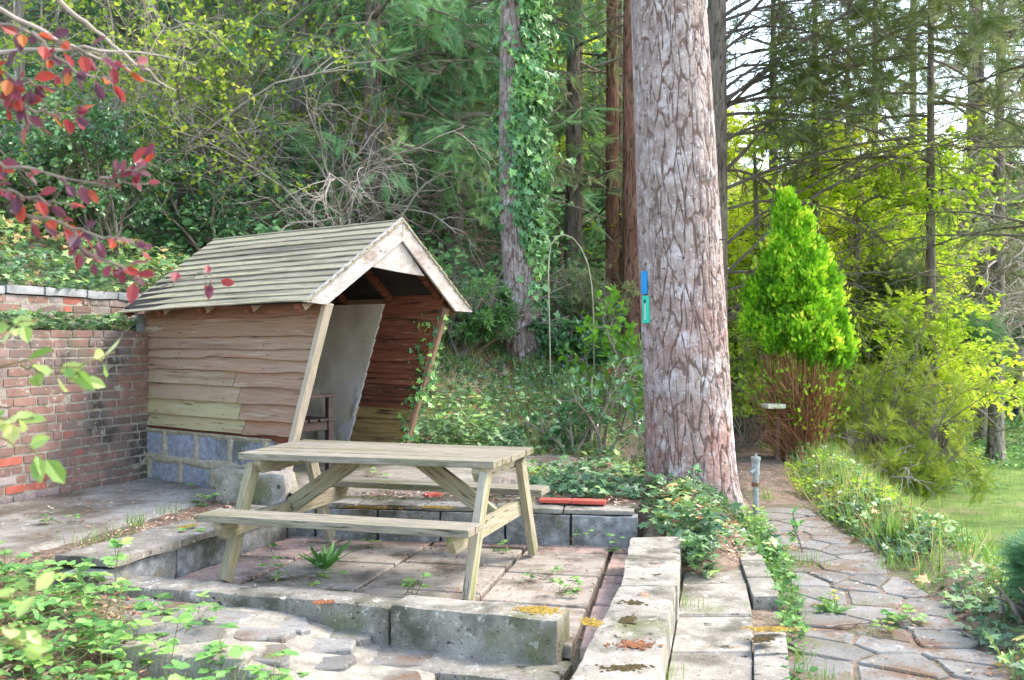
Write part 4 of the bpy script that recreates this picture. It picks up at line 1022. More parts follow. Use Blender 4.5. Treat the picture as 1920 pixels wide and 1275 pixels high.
lm_holly = leafmat('glossy_leaf', [(0, (.025,.085,.045)), (.6, (.06,.16,.07)), (1, (.16,.30,.12))], .25, .12, .7)
lm_far = leafmat('hazed_far_foliage', [(0, (.10,.15,.07)), (.5, (.20,.27,.12)), (1, (.36,.42,.20))], .7, .35, .1)  # paler than the nearer foliage: distance haze put into the leaf colour
lm_farlhaze = leafmat('hazed_far_lime_foliage', [(0, (.16,.24,.07)), (.5, (.34,.45,.11)), (1, (.55,.66,.20))], .7, .45, .1)  # lime leaves of the far wood, haze painted in as a paler tone
lm_yellow = leafmat('yellow_flower', [(0, (.75,.55,.02)), (1, (.85,.68,.03))], .5, .3, .2)
lm_violet = leafmat('bluebell_flower', [(0, (.12,.12,.45)), (1, (.22,.2,.6))], .5, .3, .2)

# ================================================================ the big pine
PX, PY = 1.40, 7.75
pine = empty('pine_tree', (0,0,0), 0, 'huge pine trunk with deeply furrowed grey-pink bark in the centre right', 'tree')
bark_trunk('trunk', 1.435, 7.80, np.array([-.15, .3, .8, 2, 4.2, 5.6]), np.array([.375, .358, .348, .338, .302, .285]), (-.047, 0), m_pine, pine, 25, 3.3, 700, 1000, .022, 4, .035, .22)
bark_trunk('upper_trunk', 1.435-.047*5.7, 7.80, np.array([5.55, 10, 16]), np.array([.272, .2, .06]), (-.02, 0), m_pine, pine, 17, 2.3, 90, 160, .03, 4, 0, .2)
# crown high above the picture
def crown_sprays(z0, z1, n1, L0, L1, base, lean, r=np.random.default_rng(5), n2=9, n3=7, droop=.06, up=.1, tpl=SPRAY, sz=.24, d2=.10, L2=.28, az=None, drop3=.5):
    """conifer boughs: returns lists for wood tubes and sprays; heights z0..z1 above base"""
    z = np.sort(r.uniform(z0, z1, n1)); f = (z-z0)/(z1-z0)
    a = r.uniform(0, 2*np.pi, n1) if az is None else r.uniform(az[0], az[1], n1)
    d = np.c_[np.cos(a), np.sin(a), np.full(n1, up)+r.normal(0, .1, n1)]
    st = np.c_[base[0]+lean[0]*z, base[1]+lean[1]*z, base[2]+z]
    B = curves(st, d, (L0*(1-f)+L1*f)*r.uniform(.75, 1.15, n1), 8, droop, .09, r)
    p, t, tt = sample(B, n2, .22, 1, r); L = np.repeat((L0*(1-f)+L1*f), n2)*L2*(1.25-.7*tt)
    s2 = side(t, R(58), .75, r); C2 = curves(p, s2, L*r.uniform(.7, 1.2, len(p)), 5, d2, .10, r)
    q, t3, _ = sample(C2, n3, .1, 1, r); dd = side(t3, R(38), .4, r); dd[:, 2] -= drop3*r.uniform(.3, 1, len(dd))
    return B, C2, q, unit(dd), sz*r.uniform(.7, 1.3, len(q))
def conifer(name, base, height, z0, n1, L0, L1, rtrunk, bm, lm, label, cat='tree', group=None, seed=1, lean=(0,0), n2=9, n3=7, droop=.06, up=.1, tpl=SPRAY, sz=.24, d2=.10, L2=.28, vlo=0, vhi=1, az=None, drop3=.5, twm=None, trunk=True, ztop=None, dead=0):
    r = np.random.default_rng(seed)
    T_ = empty(name, (float(base[0]), float(base[1]), float(base[2])), 0, label, cat, group)
    if trunk:
        o = bark_trunk('trunk', 0, 0, np.array([-.3, 1, height*.5, height]), np.array([rtrunk*1.1, rtrunk, rtrunk*.6, .02]), lean, bm, T_, 12, 2.0, 48, 130, rtrunk*.12, seed % 17, rtrunk*.35, .3)
    B, C2, q, dd, s_ = crown_sprays(z0, ztop or height*.98, n1, L0, L1, (0,0,0), lean, r, n2, n3, droop, up, tpl, sz, d2, L2, az, drop3)
    g = MB(); g.tubes(B, taper(len(B), 8, rtrunk*.17+.008, .006), 5); g.tubes(C2, taper(len(C2), 5, .009, .003), 3)
    if dead:
        zd = r.uniform(.5, z0+.5, dead); a = r.uniform(0, 6.28, dead)
        D = curves(np.c_[lean[0]*zd, lean[1]*zd, zd], np.c_[np.cos(a), np.sin(a), r.normal(0, .2, dead)], r.uniform(.4, 1.6, dead), 6, .05, .2, r)
        g.tubes(D, taper(dead, 6, .014, .003), 4); p, t, _ = sample(D, 4, .3, 1, r); D2 = curves(p, side(t, R(50), 0, r), r.uniform(.15, .6, len(p)), 5, .06, .2, r); g.tubes(D2, taper(len(p), 5, .006, .002), 3)
    g.build('branches', twm or m_twigd, T_)
    g = MB(); cl = fbm(q[:, 0]*1.3, q[:, 1]*1.3, q[:, 2]*1.3, 2); v = np.clip(vlo+(vhi-vlo)*(cl*1.3-.15+r.normal(0, .13, len(q))), 0, 1)
    g.inst(tpl, q, rots(dd, None, .5, r), s_, v); g.build('foliage', lm, T_)
    return T_
r = np.random.default_rng(11)
B, C2, q, dd, s_ = crown_sprays(9, 15.5, 26, 3.0, 1.0, (1.16, 7.8, 0), (0,0), r, 7, 5, .03, .25, SPRAY, .3)
g = MB(); g.tubes(B, taper(len(B), 8, .06, .01), 5); g.tubes(C2, taper(len(C2), 5, .012, .004), 3); g.build('branches', m_twigd, pine)
g = MB(); g.inst(SPRAY, q, rots(dd, None, .5, r), s_, r.uniform(0, 1, len(q))); g.build('foliage', lm_con, pine)
g = MB(); p_ = at(1350, 453, 7.75); 
board('broken_twig', (p_[0]-.06, 7.62, p_[2]), (p_[0]+.03, 7.60, p_[2]+.005), .012, .012, m_twigd, pine)
# blue and green plastic strips on the trunk's left side
def onpine(px, py, dy=0.): return at(px, py, 7.72+dy)
a_, c_ = onpine(1209, 509), onpine(1211, 552)
S1 = empty('blue_marker', (a_[0]-.006, 7.67, 0), R(-60), 'narrow bright blue plastic strip fixed to the left side of the pine', 'marker strip')
b = MB(); b.box((.045, .022, a_[2]-c_[2]), rz(0, 0, (a_[2]+c_[2])/2, 0)); b.box((.010, .03, a_[2]-c_[2]-.01), rz(-.024, 0, (a_[2]+c_[2])/2, 0)); b.build('strip', m_bluep, S1, bevel=.003)
a_, c_ = onpine(1212, 555), onpine(1212, 606)
S2 = empty('green_holder', (a_[0]-.004, 7.67, 0), R(-50), 'turquoise green plastic holder with a slot, fixed to the pine below the blue strip', 'holder')
b = MB(); hh = a_[2]-c_[2]; zc = (a_[2]+c_[2])/2
b.box((.012, .03, hh), rz(-.026, 0, zc, 0)); b.box((.030, .03, hh), rz(.016, 0, zc, 0)); b.box((.055, .03, .03), rz(-.004, 0.001, zc+hh/2-.015, 0)); b.box((.055, .03, .022), rz(-.004, 0.001, zc-hh/2+.011, 0)); b.box((.055, .006, hh-.01), rz(-.004, .013, zc, 0))
b.build('frame', m_greenp, S2, bevel=.002)
b = MB(); b.box((.009, .012, hh*.62), rz(-.010, -.004, zc-.015, 0)); b.build('white_strip', m_whitep, S2)
b = MB(); b.box((.016, .018, .02), rz(-.010, -.004, zc+hh*.28, 0)); b.build('clip', m_navy, S2)

# ================================================================ ivy clad pine
iv_t = empty('ivy_clad_tree', (0,0,0), 0, 'tall pine trunk wrapped in glossy ivy behind the shelter', 'tree')
Yi = 13.0
prof = [(688, 985, 40), (600, 983, 37), (500, 975, 33), (400, 966, 31), (250, 962, 28), (100, 962, 26), (0, 962, 25), (-120, 962, 24)]
zs = [at(0, p[0], Yi)[2] for p in prof]; zs = np.array([zs[0]-.4]+zs[1:]); rs = np.array([p[2]/FPX*Yi for p in prof]); xs_c = np.array([at(p[1], 0, Yi)[0] for p in prof])
TH, ZZ, h = bark_arrays(16, 2.4, 220, 420, 8, zs[0], zs[-1])
rr = np.interp(ZZ, zs, rs)+.03*(h-1); XC = np.interp(ZZ, zs, xs_c); g = MB()
g.grid(np.stack([XC+rr*np.cos(TH), Yi+rr*np.sin(TH), ZZ], -1), .5, h.ravel(), wrap=True); g.build('trunk', m_pine, iv_t, smooth=True)
# second fork stem low on the left
bark_trunk('stem', at(958, 0, Yi)[0], Yi+.15, np.array([.7, 1.6, 2.6]), np.array([.14, .11, .06]), (.03, 0), m_pine, iv_t, 9, 3, 60, 80, .015, 3, .05, .2)
r = np.random.default_rng(21); n = 11500
z = r.uniform(zs[0]+.3, zs[-1], n); a = r.uniform(0, 2*np.pi, n); cx = np.interp(z, zs, xs_c); R0 = np.interp(z, zs, rs)
py_ = 637.5-(z-CAMH)*FPX/Yi
side_ = np.cos(a)       # right side heavier
dens = .08+.92*sstep(-.2, .6, side_+.5*(fbm(z*.8, a*0+2, 0, 3)-.5)*2)
dens *= np.where(py_ < 430, 1, .45)*np.where(py_ > 540, .5, 1); dens *= np.where((py_ < 230) & (side_ < -.2), .45, 1)*np.where((py_ > 430) & (py_ < 560) & (side_ < .1), .1, 1)
keep = (r.uniform(0, 1, n) < dens) & (fbm(np.cos(a)*2+z, np.sin(a)*2, z*1.8, 3) > .36)
z, a, cx, R0, side_, py_ = [q_[keep] for q_ in (z, a, cx, R0, side_, py_)]
bulge = r.gamma(1.4, .032, len(z))*(1+1.3*sstep(0, 1, side_)*sstep(480, 300, py_)*fbm(z*1.7, z*0+5, 0, 3)*1.6)
rad = R0+.02+bulge
pos = np.c_[cx+rad*np.cos(a), Yi+rad*np.sin(a), z]
out = np.c_[np.cos(a), np.sin(a), np.zeros(len(a))]
d = unit(np.c_[r.normal(0, .5, (len(a), 2)), -np.ones(len(a))]+.35*out)
g = MB(); g.inst(IVY, pos, rots(d, out, .45, r), r.uniform(.07, .13, len(a)), np.clip(fbm(pos[:,0]*3, pos[:,2]*3, pos[:,1]*3)*1.1-.1+r.normal(0, .18, len(a)), 0, 1)); g.build('ivy', lm_ivy, iv_t)
# trailing ivy shoots
ns = 60; zz = r.uniform(2.6, zs[-1], ns); aa = r.uniform(-1.3, 1.0, ns); st = np.c_[np.interp(zz, zs, xs_c)+np.cos(aa)*.3, Yi+np.sin(aa)*.3, zz]
Bv = curves(st, np.c_[np.cos(aa), np.sin(aa), r.uniform(-.8, .3, ns)], r.uniform(.2, .5, ns), 6, .25, .2, r); g = MB(); g.tubes(Bv, taper(ns, 6, .004, .002), 3); vn_ = g.build('vine', m_twig, iv_t)
p, t, _ = sample(Bv, 9, .1, 1, r); g = MB(); g.inst(IVY, p, rots(side(t, R(60), 0, r), None, .6, r), r.uniform(.05, .09, len(p)), r.uniform(.4, 1, len(p))); g.build('leaves', lm_ivy, vn_)

# ================================================================ woodland trees behind
def gz(x, y): return float(H(np.array([x]), np.array([y]), False)[0])
def basept(px, Y): x = (px-960)/FPX*Y; return (x, Y, gz(x, Y)-.05)
# left: tall bare trunks
def bare(px, Y, wpx, lab, seed, bm=m_bark2, top=12, lean=0., dead=26, grp='bare lower trunks of the wood behind the shelter'):
    b_ = basept(px, Y); rt = wpx/2/FPX*Y; T_ = empty('tree', b_, 0, lab, 'tree', grp)
    bark_trunk('trunk', 0, 0, np.array([-.3, .8, 5, top]), np.array([rt*1.15, rt, rt*.88, rt*.5]), (lean, 0), bm, T_, 10, 1.8, 60, 260, rt*.10, seed, rt*.3, .3)
    r = np.random.default_rng(seed); zd = r.uniform(1.0, 8, dead); a = r.uniform(0, 6.28, dead)
    D = curves(np.c_[lean*zd, zd*0, zd], np.c_[np.cos(a), np.sin(a), r.normal(0, .25, dead)], r.uniform(.5, 2.2, dead), 8, .04, .2, r); g = MB()
    g.tubes(D, taper(dead, 8, .018, .003), 4); p, t, _ = sample(D, 5, .2, 1, r); D2 = curves(p, side(t, R(50), 0, r), r.uniform(.2, .9, len(p)), 6, .05, .2, r); g.tubes(D2, taper(len(p), 6, .007, .002), 3)
    g.build('branches', m_twig, T_); return T_
bare(567, 15.5, 40, 'thick straight grey trunk rising just behind the left end of the shelter roof', 3, dead=40)
bare(288, 17, 20, 'slim dark trunk in the shade left of the thick grey trunk', 5, m_darkbark)
bare(340, 19, 14, 'thinnest of the shaded trunks left of the thick grey trunk', 6, m_bark2)
bare(455, 18, 26, 'dim brown trunk half hidden by spring leaves, next left of the thick grey trunk', 7, m_darkbark)
bare(38, 15, 17, 'slim brown trunk behind the red leaves at the left edge', 8, m_bark2)
bare(200, 20, 18, 'faint trunk deep in the wood above the brick wall', 9, m_darkbark)
bare(790, 17, 22, 'dark trunk hidden in drooping conifer boughs above the shelter gable', 10, m_darkbark)
bare(875, 18, 20, 'dark trunk between the shelter gable and the ivy-clad pine', 12, m_darkbark)
bare(1148, 16.5, 26, 'slimmer of the two reddish trunks left of the huge pine', 13, m_redwood, dead=14, grp='reddish trunks left of the huge pine')
bare(1183, 15.2, 34, 'thicker reddish trunk close to the left edge of the huge pine', 14, m_redwood, dead=10, grp='reddish trunks left of the huge pine')
bare(1085, 19, 18, 'dark slim trunk seen between the ivy-clad pine and the reddish trunks', 15, m_darkbark)

# drooping conifers
def con(px, Y, lab, seed, h=11, z0=1.6, n1=62, L0=2.6, L1=1.2, lm=lm_con, **k):
    return conifer('conifer_tree', basept(px, Y), h, z0, n1, L0, L1, .15, m_darkbark, lm, lab, group='drooping conifers behind the shelter', seed=seed, **k)
con(700, 14.2, 'soft blue-green conifer hanging low just behind the shelter ridge', 31, z0=.9, h=9, n1=92, L0=2.2, vlo=-.05, vhi=.95, dead=20, twm=m_twig)
con(850, 15.0, 'drooping conifer between the shelter gable and the ivy-clad pine', 32, z0=1.0, h=10, n1=92, L0=2.3, dead=20, twm=m_twig, tpl=SOFT, sz=.3)
con(620, 17.5, 'taller conifer behind the thick grey trunk', 33, h=12, z0=2.0, L0=3.0)
con(1075, 16.8, 'pale feathery conifer right of the ivy-clad pine', 34, h=12, z0=1.4, n1=84, L0=2.5, lm=lm_yew, tpl=SOFT, sz=.3, twm=m_twig)
con(1160, 18.5, 'conifer with drooping dark green boughs behind the two reddish trunks', 35, h=10, z0=.8, L0=2.4)
con(780, 20, 'far conifer closing the view above the shelter gable', 36, h=14, z0=1, L0=3.4, n1=76)
con(480, 21, 'far conifer in the wood left of the thick grey trunk', 37, h=13, z0=1, L0=3.4, n1=76)
con(250, 22, 'far dark conifer in the wood above the brick wall', 38, h=13, z0=.6, L0=3.4, n1=76)
con(20, 20, 'far dark conifer at the left edge of the picture', 39, h=13, z0=.6, L0=3.2, n1=76)
con(960, 21, 'far conifer directly behind the ivy-clad pine', 40, h=13, z0=1, L0=3.2, n1=76)

# broad-leaved shrubs with arching twigs and small spring leaves
def arching(name, base, n0, L, lm, label, seed, aim=None, spread=.6, nl=8, leaf=(.045, .08), K=10, droop=.05, n1=8, n2=6, tw=None, group=None, cat='shrub', up=1.0, tpl=OVAL, r0=.022, flat=.3, wig=.1, L1=.4, L2=.35, vr=(0,1)):
    r = np.random.default_rng(seed); T_ = empty(name, base, 0, label, cat, group)
    d = np.c_[r.normal(0, spread, (n0, 2)), np.full(n0, up)]
    if aim is not None: d[:, :2] += np.array(aim)[None]
    B = curves(np.c_[r.normal(0, .08, (n0, 2)), np.zeros(n0)], d, L*r.uniform(.6, 1.15, n0), K, droop, wig, r)
    p, t, tt = sample(B, n1, .2, 1, r); C1 = curves(p, side(t, R(42), flat, r), L*L1*r.uniform(.4, 1, len(p))*(1.2-.7*tt), 7, droop*.7, wig*1.2, r)
    p, t, _ = sample(C1, n2, .15, 1, r); C2_ = curves(p, side(t, R(45), flat, r), L*L1*L2*r.uniform(.5, 1.1, len(p)), 5, droop*.7, wig*1.3, r)
    g = MB(); g.tubes(B, taper(n0, K, r0, .005), 5); g.tubes(C1, taper(len(C1), 7, .008, .0025), 4); g.tubes(C2_, taper(len(C2_), 5, .0035, .0015), 3); g.build('branches', tw or m_twig, T_)
    if nl:
        p, t, _ = sample(C2_, nl, .1, 1, r); dl = side(t, R(55), .3, r); g = MB()
        cl = fbm(p[:, 0]*1.5, p[:, 1]*1.5, p[:, 2]*1.5+seed, 2)
        g.inst(tpl, p, rots(dl, None, .55, r), r.uniform(*leaf, len(p)), np.clip(vr[0]+(vr[1]-vr[0])*(cl*1.2-.1+r.normal(0, .16, len(p))), 0, 1)); g.build('foliage', lm, T_)
    return T_
gs = 'arching shrubs coming into leaf on the bank'
arching('hazel_shrub', basept(330, 13.5), 12, 4.6, lm_spring, 'arching shrub with small yellow-green leaves filling the wood left of the thick grey trunk', 41, (.25, -.1), .5, group=gs, droop=.09)
arching('hazel_shrub', basept(180, 12.5), 11, 4.4, lm_spring, 'arching shrub with sparse pale twigs and tiny leaves above the left end of the roof', 42, (.35, -.1), .5, nl=4, tw=m_twigpale, group=gs, droop=.10)
arching('hazel_shrub', basept(470, 14.2), 10, 3.4, lm_spring, 'leafy spring shrub just behind the back end of the shelter roof', 43, (.1, -.1), .5, group=gs, droop=.08)
arching('hazel_shrub', basept(60, 13.5), 9, 4.2, lm_spring, 'thin spring shrub behind the red leaves at the upper left', 44, (.2, 0), .5, nl=5, group=gs, droop=.08, tw=m_twigpale)
arching('holly_bush', basept(215, 11.2), 12, 2.0, lm_holly, 'glossy dark evergreen bush on the bank above the brick wall', 45, None, .5, nl=10, leaf=(.04,.07), droop=.02, group=None)
arching('holly_bush', basept(400, 12.5), 10, 1.7, lm_holly, 'dark evergreen bush behind the back corner of the shelter', 46, None, .5, nl=10, leaf=(.04,.07), droop=.02)
arching('holly_bush', basept(60, 11.0), 10, 1.8, lm_holly, 'dark evergreen bush at the left edge above the upper wall', 47, None, .5, nl=10, leaf=(.04,.07), droop=.02)
arching('laurel_bush', basept(860, 12.2), 7, 1.2, lm_bram, 'pale green long-leaved bush just right of the shelter gable', 48, (.2, -.2), .45, nl=8, leaf=(.07,.12), droop=.03, tpl=NARROW, vr=(-.1,.5))
arching('dead_brush', basept(880, 12.6), 16, 1.5, lm_con, 'tangle of bare twigs between the shelter and the ivy-clad pine', 49, (-.2, -.2), .6, nl=0, droop=.05, tw=m_twig, cat='dead shrub')
arching('dead_brush', basept(400, 14.0), 18, 2.6, lm_con, 'tangle of bare grey twigs above the back corner of the roof', 50, (0, 0), .6, nl=0, droop=.05, tw=m_twigpale, cat='dead shrub')
arching('dead_brush', basept(640, 13.6), 20, 3.4, lm_con, 'long bare dead branches hanging in front of the conifers above the roof', 51, (.2, -.3), .7, nl=0, droop=.10, tw=m_twigpale, cat='dead shrub', wig=.2)
arching('laurel_bush', basept(1075, 12.6), 12, .7, lm_holly, 'dark glossy bush at the right foot of the ivy-clad pine', 52, None, .6, nl=10, leaf=(.05,.08), droop=.04)
arching('laurel_bush', basept(1090, 13.6), 12, 1.2, lm_yew, 'soft green bush beside the pale bent hoop', 53, None, .5, nl=9, leaf=(.06,.09), droop=.05, tpl=SPRAY)
arching('conifer_sapling', basept(1165, 11.0), 5, 1.55, lm_thuja, 'small bright green conifer sapling left of the strips on the huge pine', 54, None, .26, nl=3, leaf=(.08,.13), droop=-.01, tpl=FAN, vr=(-.2,.5), cat='sapling')
arching('bluish_shrub', basept(1125, 9.8), 5, 1.25, lm_holly, 'dark leafy sapling on the bank in front of the huge pine on its left', 55, None, .16, nl=3, leaf=(.06,.10), droop=.01, n1=6, n2=3, cat='sapling', vr=(.1,.9))
arching('bluish_shrub', basept(1070, 9.9), 5, .65, lm_holly, 'low dark leafy sapling next to the taller one on the bank', 56, None, .35, nl=3, leaf=(.06,.10), droop=.02, n1=6, n2=3, cat='sapling', vr=(.1,.9))

# ---- right side
# dark cypress limbs fanning from behind the pine
cyb = basept(1335, 14.0); CY = empty('cypress_tree', cyb, 0, 'dark cypress behind the huge pine with long limbs sweeping to the right', 'tree')
bark_trunk('trunk', 0, 0, np.array([-.2, 1, 4, 9]), np.array([.25, .22, .18, .1]), (.01, 0), m_darkbark, CY, 10, 2, 60, 200, .02, 6, .08, .3)
r = np.random.default_rng(61); n = 30
z = r.uniform(1.5, 6.2, n); a = r.uniform(-.65, .75, n)
Bc = curves(np.c_[np.zeros(n), np.zeros(n), z], np.c_[np.cos(a), np.sin(a)-.1, r.uniform(.1, 1.1, n)], r.uniform(1.8, 4.6, n), 11, .085, .07, r)
g = MB(); g.tubes(Bc, taper(n, 11, .028, .004), 6); p, t, tt = sample(Bc, 11, .15, 1, r)
C2 = curves(p, side(t, R(40), .4, r), r.uniform(.4, 1.5, len(p)), 7, .03, .13, r); g.tubes(C2, taper(len(C2), 7, .010, .003), 4)
p3, t3, _ = sample(C2, 6, .2, 1, r); C3 = curves(p3, side(t3, R(40), .3, r), r.uniform(.15, .5, len(p3)), 5, .03, .13, r); g.tubes(C3, taper(len(C3), 5, .0045, .002), 3); g.build('branches', m_twigd, CY)
m_ = (p3[:, 2] > 3.6) & (fbm(p3[:, 0]*.8, p3[:, 1]*.8, p3[:, 2]*.8+4, 2) > .45); q, t4, _ = sample(C3[m_], 5, .2, 1, r); g = MB(); dd = side(t4, R(30), .3, r)
g.inst(SPRAY, q, rots(dd, None, .5, r), r.uniform(.14, .26, len(q)), np.clip(r.normal(.35, .2, len(q)), 0, 1)); g.build('foliage', lm_cond, CY)
def limbcon(px, Y, lab, seed, **k): return conifer('cypress_tree', basept(px, Y), k.pop('h', 12), k.pop('z0', 3.6), k.pop('n1', 50), k.pop('L0', 2.8), k.pop('L1', 1.2), k.pop('rt', .14), k.pop('bm', m_darkbark), k.pop('lm', lm_cond), lab, seed=seed, **k)
limbcon(1528, 16, 'slender dark trunk with high drooping boughs between the huge pine and the bright conifer', 62, z0=5.2, rt=.085, h=11, n1=30, L0=2.2, dead=30)
limbcon(1745, 15, 'cypress whose grey-green boughs hang into the top right of the picture', 63, z0=5.0, h=11, n1=40, L0=2.5, tpl=SOFT, lm=lm_yew, rt=.10, dead=18)
limbcon(2010, 13, 'dull conifer whose boughs enter at the upper right corner', 64, z0=3.6, h=9, n1=34, L0=2.3, tpl=SOFT, lm=lm_yew, rt=.10)
limbcon(1640, 20, 'dark cypress high behind the lime green leaves', 65, z0=6.6, h=12, n1=20, L0=2.6, rt=.12)
limbcon(1450, 21, 'feathery pale conifer high between the huge pine and the slender dark trunk', 66, z0=4.2, h=11, n1=40, L0=2.6, lm=lm_yew, tpl=SOFT, sz=.34)
limbcon(1840, 23, 'feathery pale conifer closing the view behind the slender grey tree', 67, z0=2.6, h=12, n1=60, L0=3.2, lm=lm_yew, tpl=SOFT, sz=.42)
limbcon(1590, 25, 'pale feathery conifer far behind the lime leaves', 68, z0=4.0, h=12, n1=46, L0=3.0, lm=lm_yew, tpl=SOFT, sz=.42)
# layered lime green beeches
def beech(px, Y, lab, seed, n=36, z0=.6, z1=4.6, L=3.0, nl=9, lm=lm_lime):
    r = np.random.default_rng(seed); b_ = basept(px, Y); T_ = empty('beech_tree', b_, 0, lab, 'tree', 'beeches in fresh lime green leaf')
    bark_trunk('trunk', 0, 0, np.array([-.3, 1, z1*.6, z1+.4]), np.array([.10, .08, .06, .015]), (r.uniform(-.06, .06), 0), m_bark2, T_, 8, 1, 30, 90, .004, seed, .05, .3)
    z = r.uniform(z0, z1, n); a = r.uniform(0, 6.28, n); Bb = curves(np.c_[z*0, z*0, z], np.c_[np.cos(a), np.sin(a), np.full(n, .35)], L*r.uniform(.6, 1.1, n)*(1.1-.5*z/z1), 8, .06, .10, r)
    p, t, tt = sample(Bb, 12, .2, 1, r); C1 = curves(p, side(t, R(45), .85, r), r.uniform(.3, 1.1, len(p)), 6, .03, .12, r); p, t, _ = sample(C1, 6, .1, 1, r); C2 = curves(p, side(t, R(45), .85, r), r.uniform(.15, .45, len(p)), 4, .03, .1, r)
    g = MB(); g.tubes(Bb, taper(n, 8, .022, .005), 4); g.tubes(C1, taper(len(C1), 6, .007, .002), 3); g.tubes(C2, taper(len(C2), 4, .003, .0015), 3); g.build('branches', m_twig, T_)
    q, t, _ = sample(C2, nl, .1, 1, r); g = MB(); dl = side(t, R(50), .9, r); cl = fbm(q[:,0], q[:,1], q[:,2]*1.5, 2)
    g.inst(OVAL, q, rots(dl, None, .3, r), r.uniform(.06, .11, len(q)), np.clip(cl*1.2+r.normal(0, .15, len(q)), 0, 1)); g.build('foliage', lm, T_); return T_
beech(1430, 17, 'lime green beech glowing between the huge pine and the bright conifer', 71)
beech(1590, 16.5, 'lime green beech in layers behind and right of the bright conifer', 72)
beech(1650, 18.2, 'lime green beech farthest right, before the dark thick trunk', 73, L=2.0, z0=.4, z1=4.0, n=26)
beech(1500, 27, 'distant lime green beech high behind the bright conifer', 74, L=3.8, n=36, z1=6.3)
beech(1660, 29, 'distant lime green beech behind the dark slender trunks at the right', 75, L=3.8, n=36, z1=6.3)
beech(1130, 24, 'distant yellow-green beech seen through the gap left of the huge pine', 76, L=3.6, n=30, z1=9)
# bare grey tree at the right
tx = basept(1866, 19.4); TB = empty('bare_tree', tx, 0, 'slender straight grey trunk standing on the lawn at the right, full of dead curling twigs', 'tree')
bark_trunk('trunk', 0, 0, np.array([-.2, .8, 4, 10]), np.array([.165, .145, .125, .05]), (.012, 0), m_bark2, TB, 10, 2, 90, 400, .012, 9, .03, .25)
r = np.random.default_rng(81); n = 95; z = r.uniform(2.3, 9, n); a = r.uniform(0, 6.28, n)
Bd = curves(np.c_[z*.012, z*0, z], np.c_[np.cos(a), np.sin(a), r.uniform(-.1, .7, n)], r.uniform(1.0, 3.0, n), 12, .07, .20, r); g = MB(); g.tubes(Bd, taper(n, 12, .026, .004), 5)
p, t, _ = sample(Bd, 7, .2, 1, r); D2 = curves(p, side(t, R(55), 0, r), r.uniform(.3, 1.3, len(p)), 9, .07, .26, r); g.tubes(D2, taper(len(p), 9, .010, .003), 4)
p, t, _ = sample(D2, 3, .2, 1, r); D3 = curves(p, side(t, R(50), 0, r), r.uniform(.15, .6, len(p)), 6, .07, .28, r); g.tubes(D3, taper(len(p), 6, .005, .002), 3); g.build('branches', m_twigpale, TB)
def dark(px, Y, wpx, lab, seed, bm=m_darkbark, top=14):
    b_ = basept(px, Y); rt = wpx/2/FPX*Y; T_ = empty('tree', b_, 0, lab, 'tree', 'trunks at the right beyond the lawn')
    bark_trunk('trunk', 0, 0, np.array([-.3, .8, 5, top]), np.array([rt*1.2, rt, rt*.85, rt*.5]), (0, 0), bm, T_, 12, 1.2, 60, 200, rt*.12, seed, rt*.35, .5); return T_
dark(1830, 31, 48, 'massive dark ribbed trunk behind the slender grey tree', 82)
dark(1712, 28, 20, 'dark trunk behind the lime leaves left of the massive dark trunk', 83)
dark(1905, 36, 26, 'distant trunk behind the dark gate', 84, top=7)
for k_, (px, Y, lab) in enumerate([(1960, 25, 'dark evergreen at the right edge behind the gate'), (1870, 42, 'far dark evergreen beyond the gate'), (2080, 30, 'dark evergreen just outside the right side')]):
    conifer('evergreen_tree', basept(px, Y), 11, 2.2 if k_ != 2 else 1.0, 54, 3.4, 1.2, .14, m_darkbark, [lm_con, lm_cond][k_ % 2], lab, seed=90+k_, sz=.42, n2=8, n3=6, group='dark evergreens beyond the lawn')

# ---- bright thuja by the path
tb = np.array([(1503-960)/FPX*11.8, 11.8, -.02]); TJ = empty('thuja', tb, 0, 'vivid green upright conifer with bare rusty stems at its foot, beside the path', 'conifer')
r = np.random.default_rng(101); n = 120
a = r.uniform(0, 6.28, n); rad = np.sqrt(r.uniform(0, 1, n)); lean_ = .20*rad
Bt = curves(np.c_[.20*rad*np.cos(a), .16*rad*np.sin(a), np.zeros(n)], np.c_[lean_*np.cos(a)*1.25-.02, lean_*np.sin(a)*1.1, np.ones(n)], r.uniform(1.2, 1.9, n)*(1-.2*rad), 10, -.01, .03, r)
g = MB(); g.tubes(Bt, taper(n, 10, .014, .004), 5)
p, t, _ = sample(Bt[:90], 6, .03, .5, r); D2 = curves(p, side(t, R(25), 0, r), r.uniform(.2, .8, len(p)), 5, -.02, .12, r); g.tubes(D2, taper(len(p), 5, .005, .002), 3)
na = 420; aa = r.uniform(1.8, 5.0, na); D3 = curves(np.c_[.2*np.cos(aa), .2*np.sin(aa), r.uniform(0, .75, na)], np.c_[np.cos(aa), np.sin(aa), r.uniform(.3, 1.3, na)], r.uniform(.2, .5, na), 5, .02, .15, r); g.tubes(D3, taper(na, 5, .005, .002), 3)
g.build('stems', m_stem, TJ)
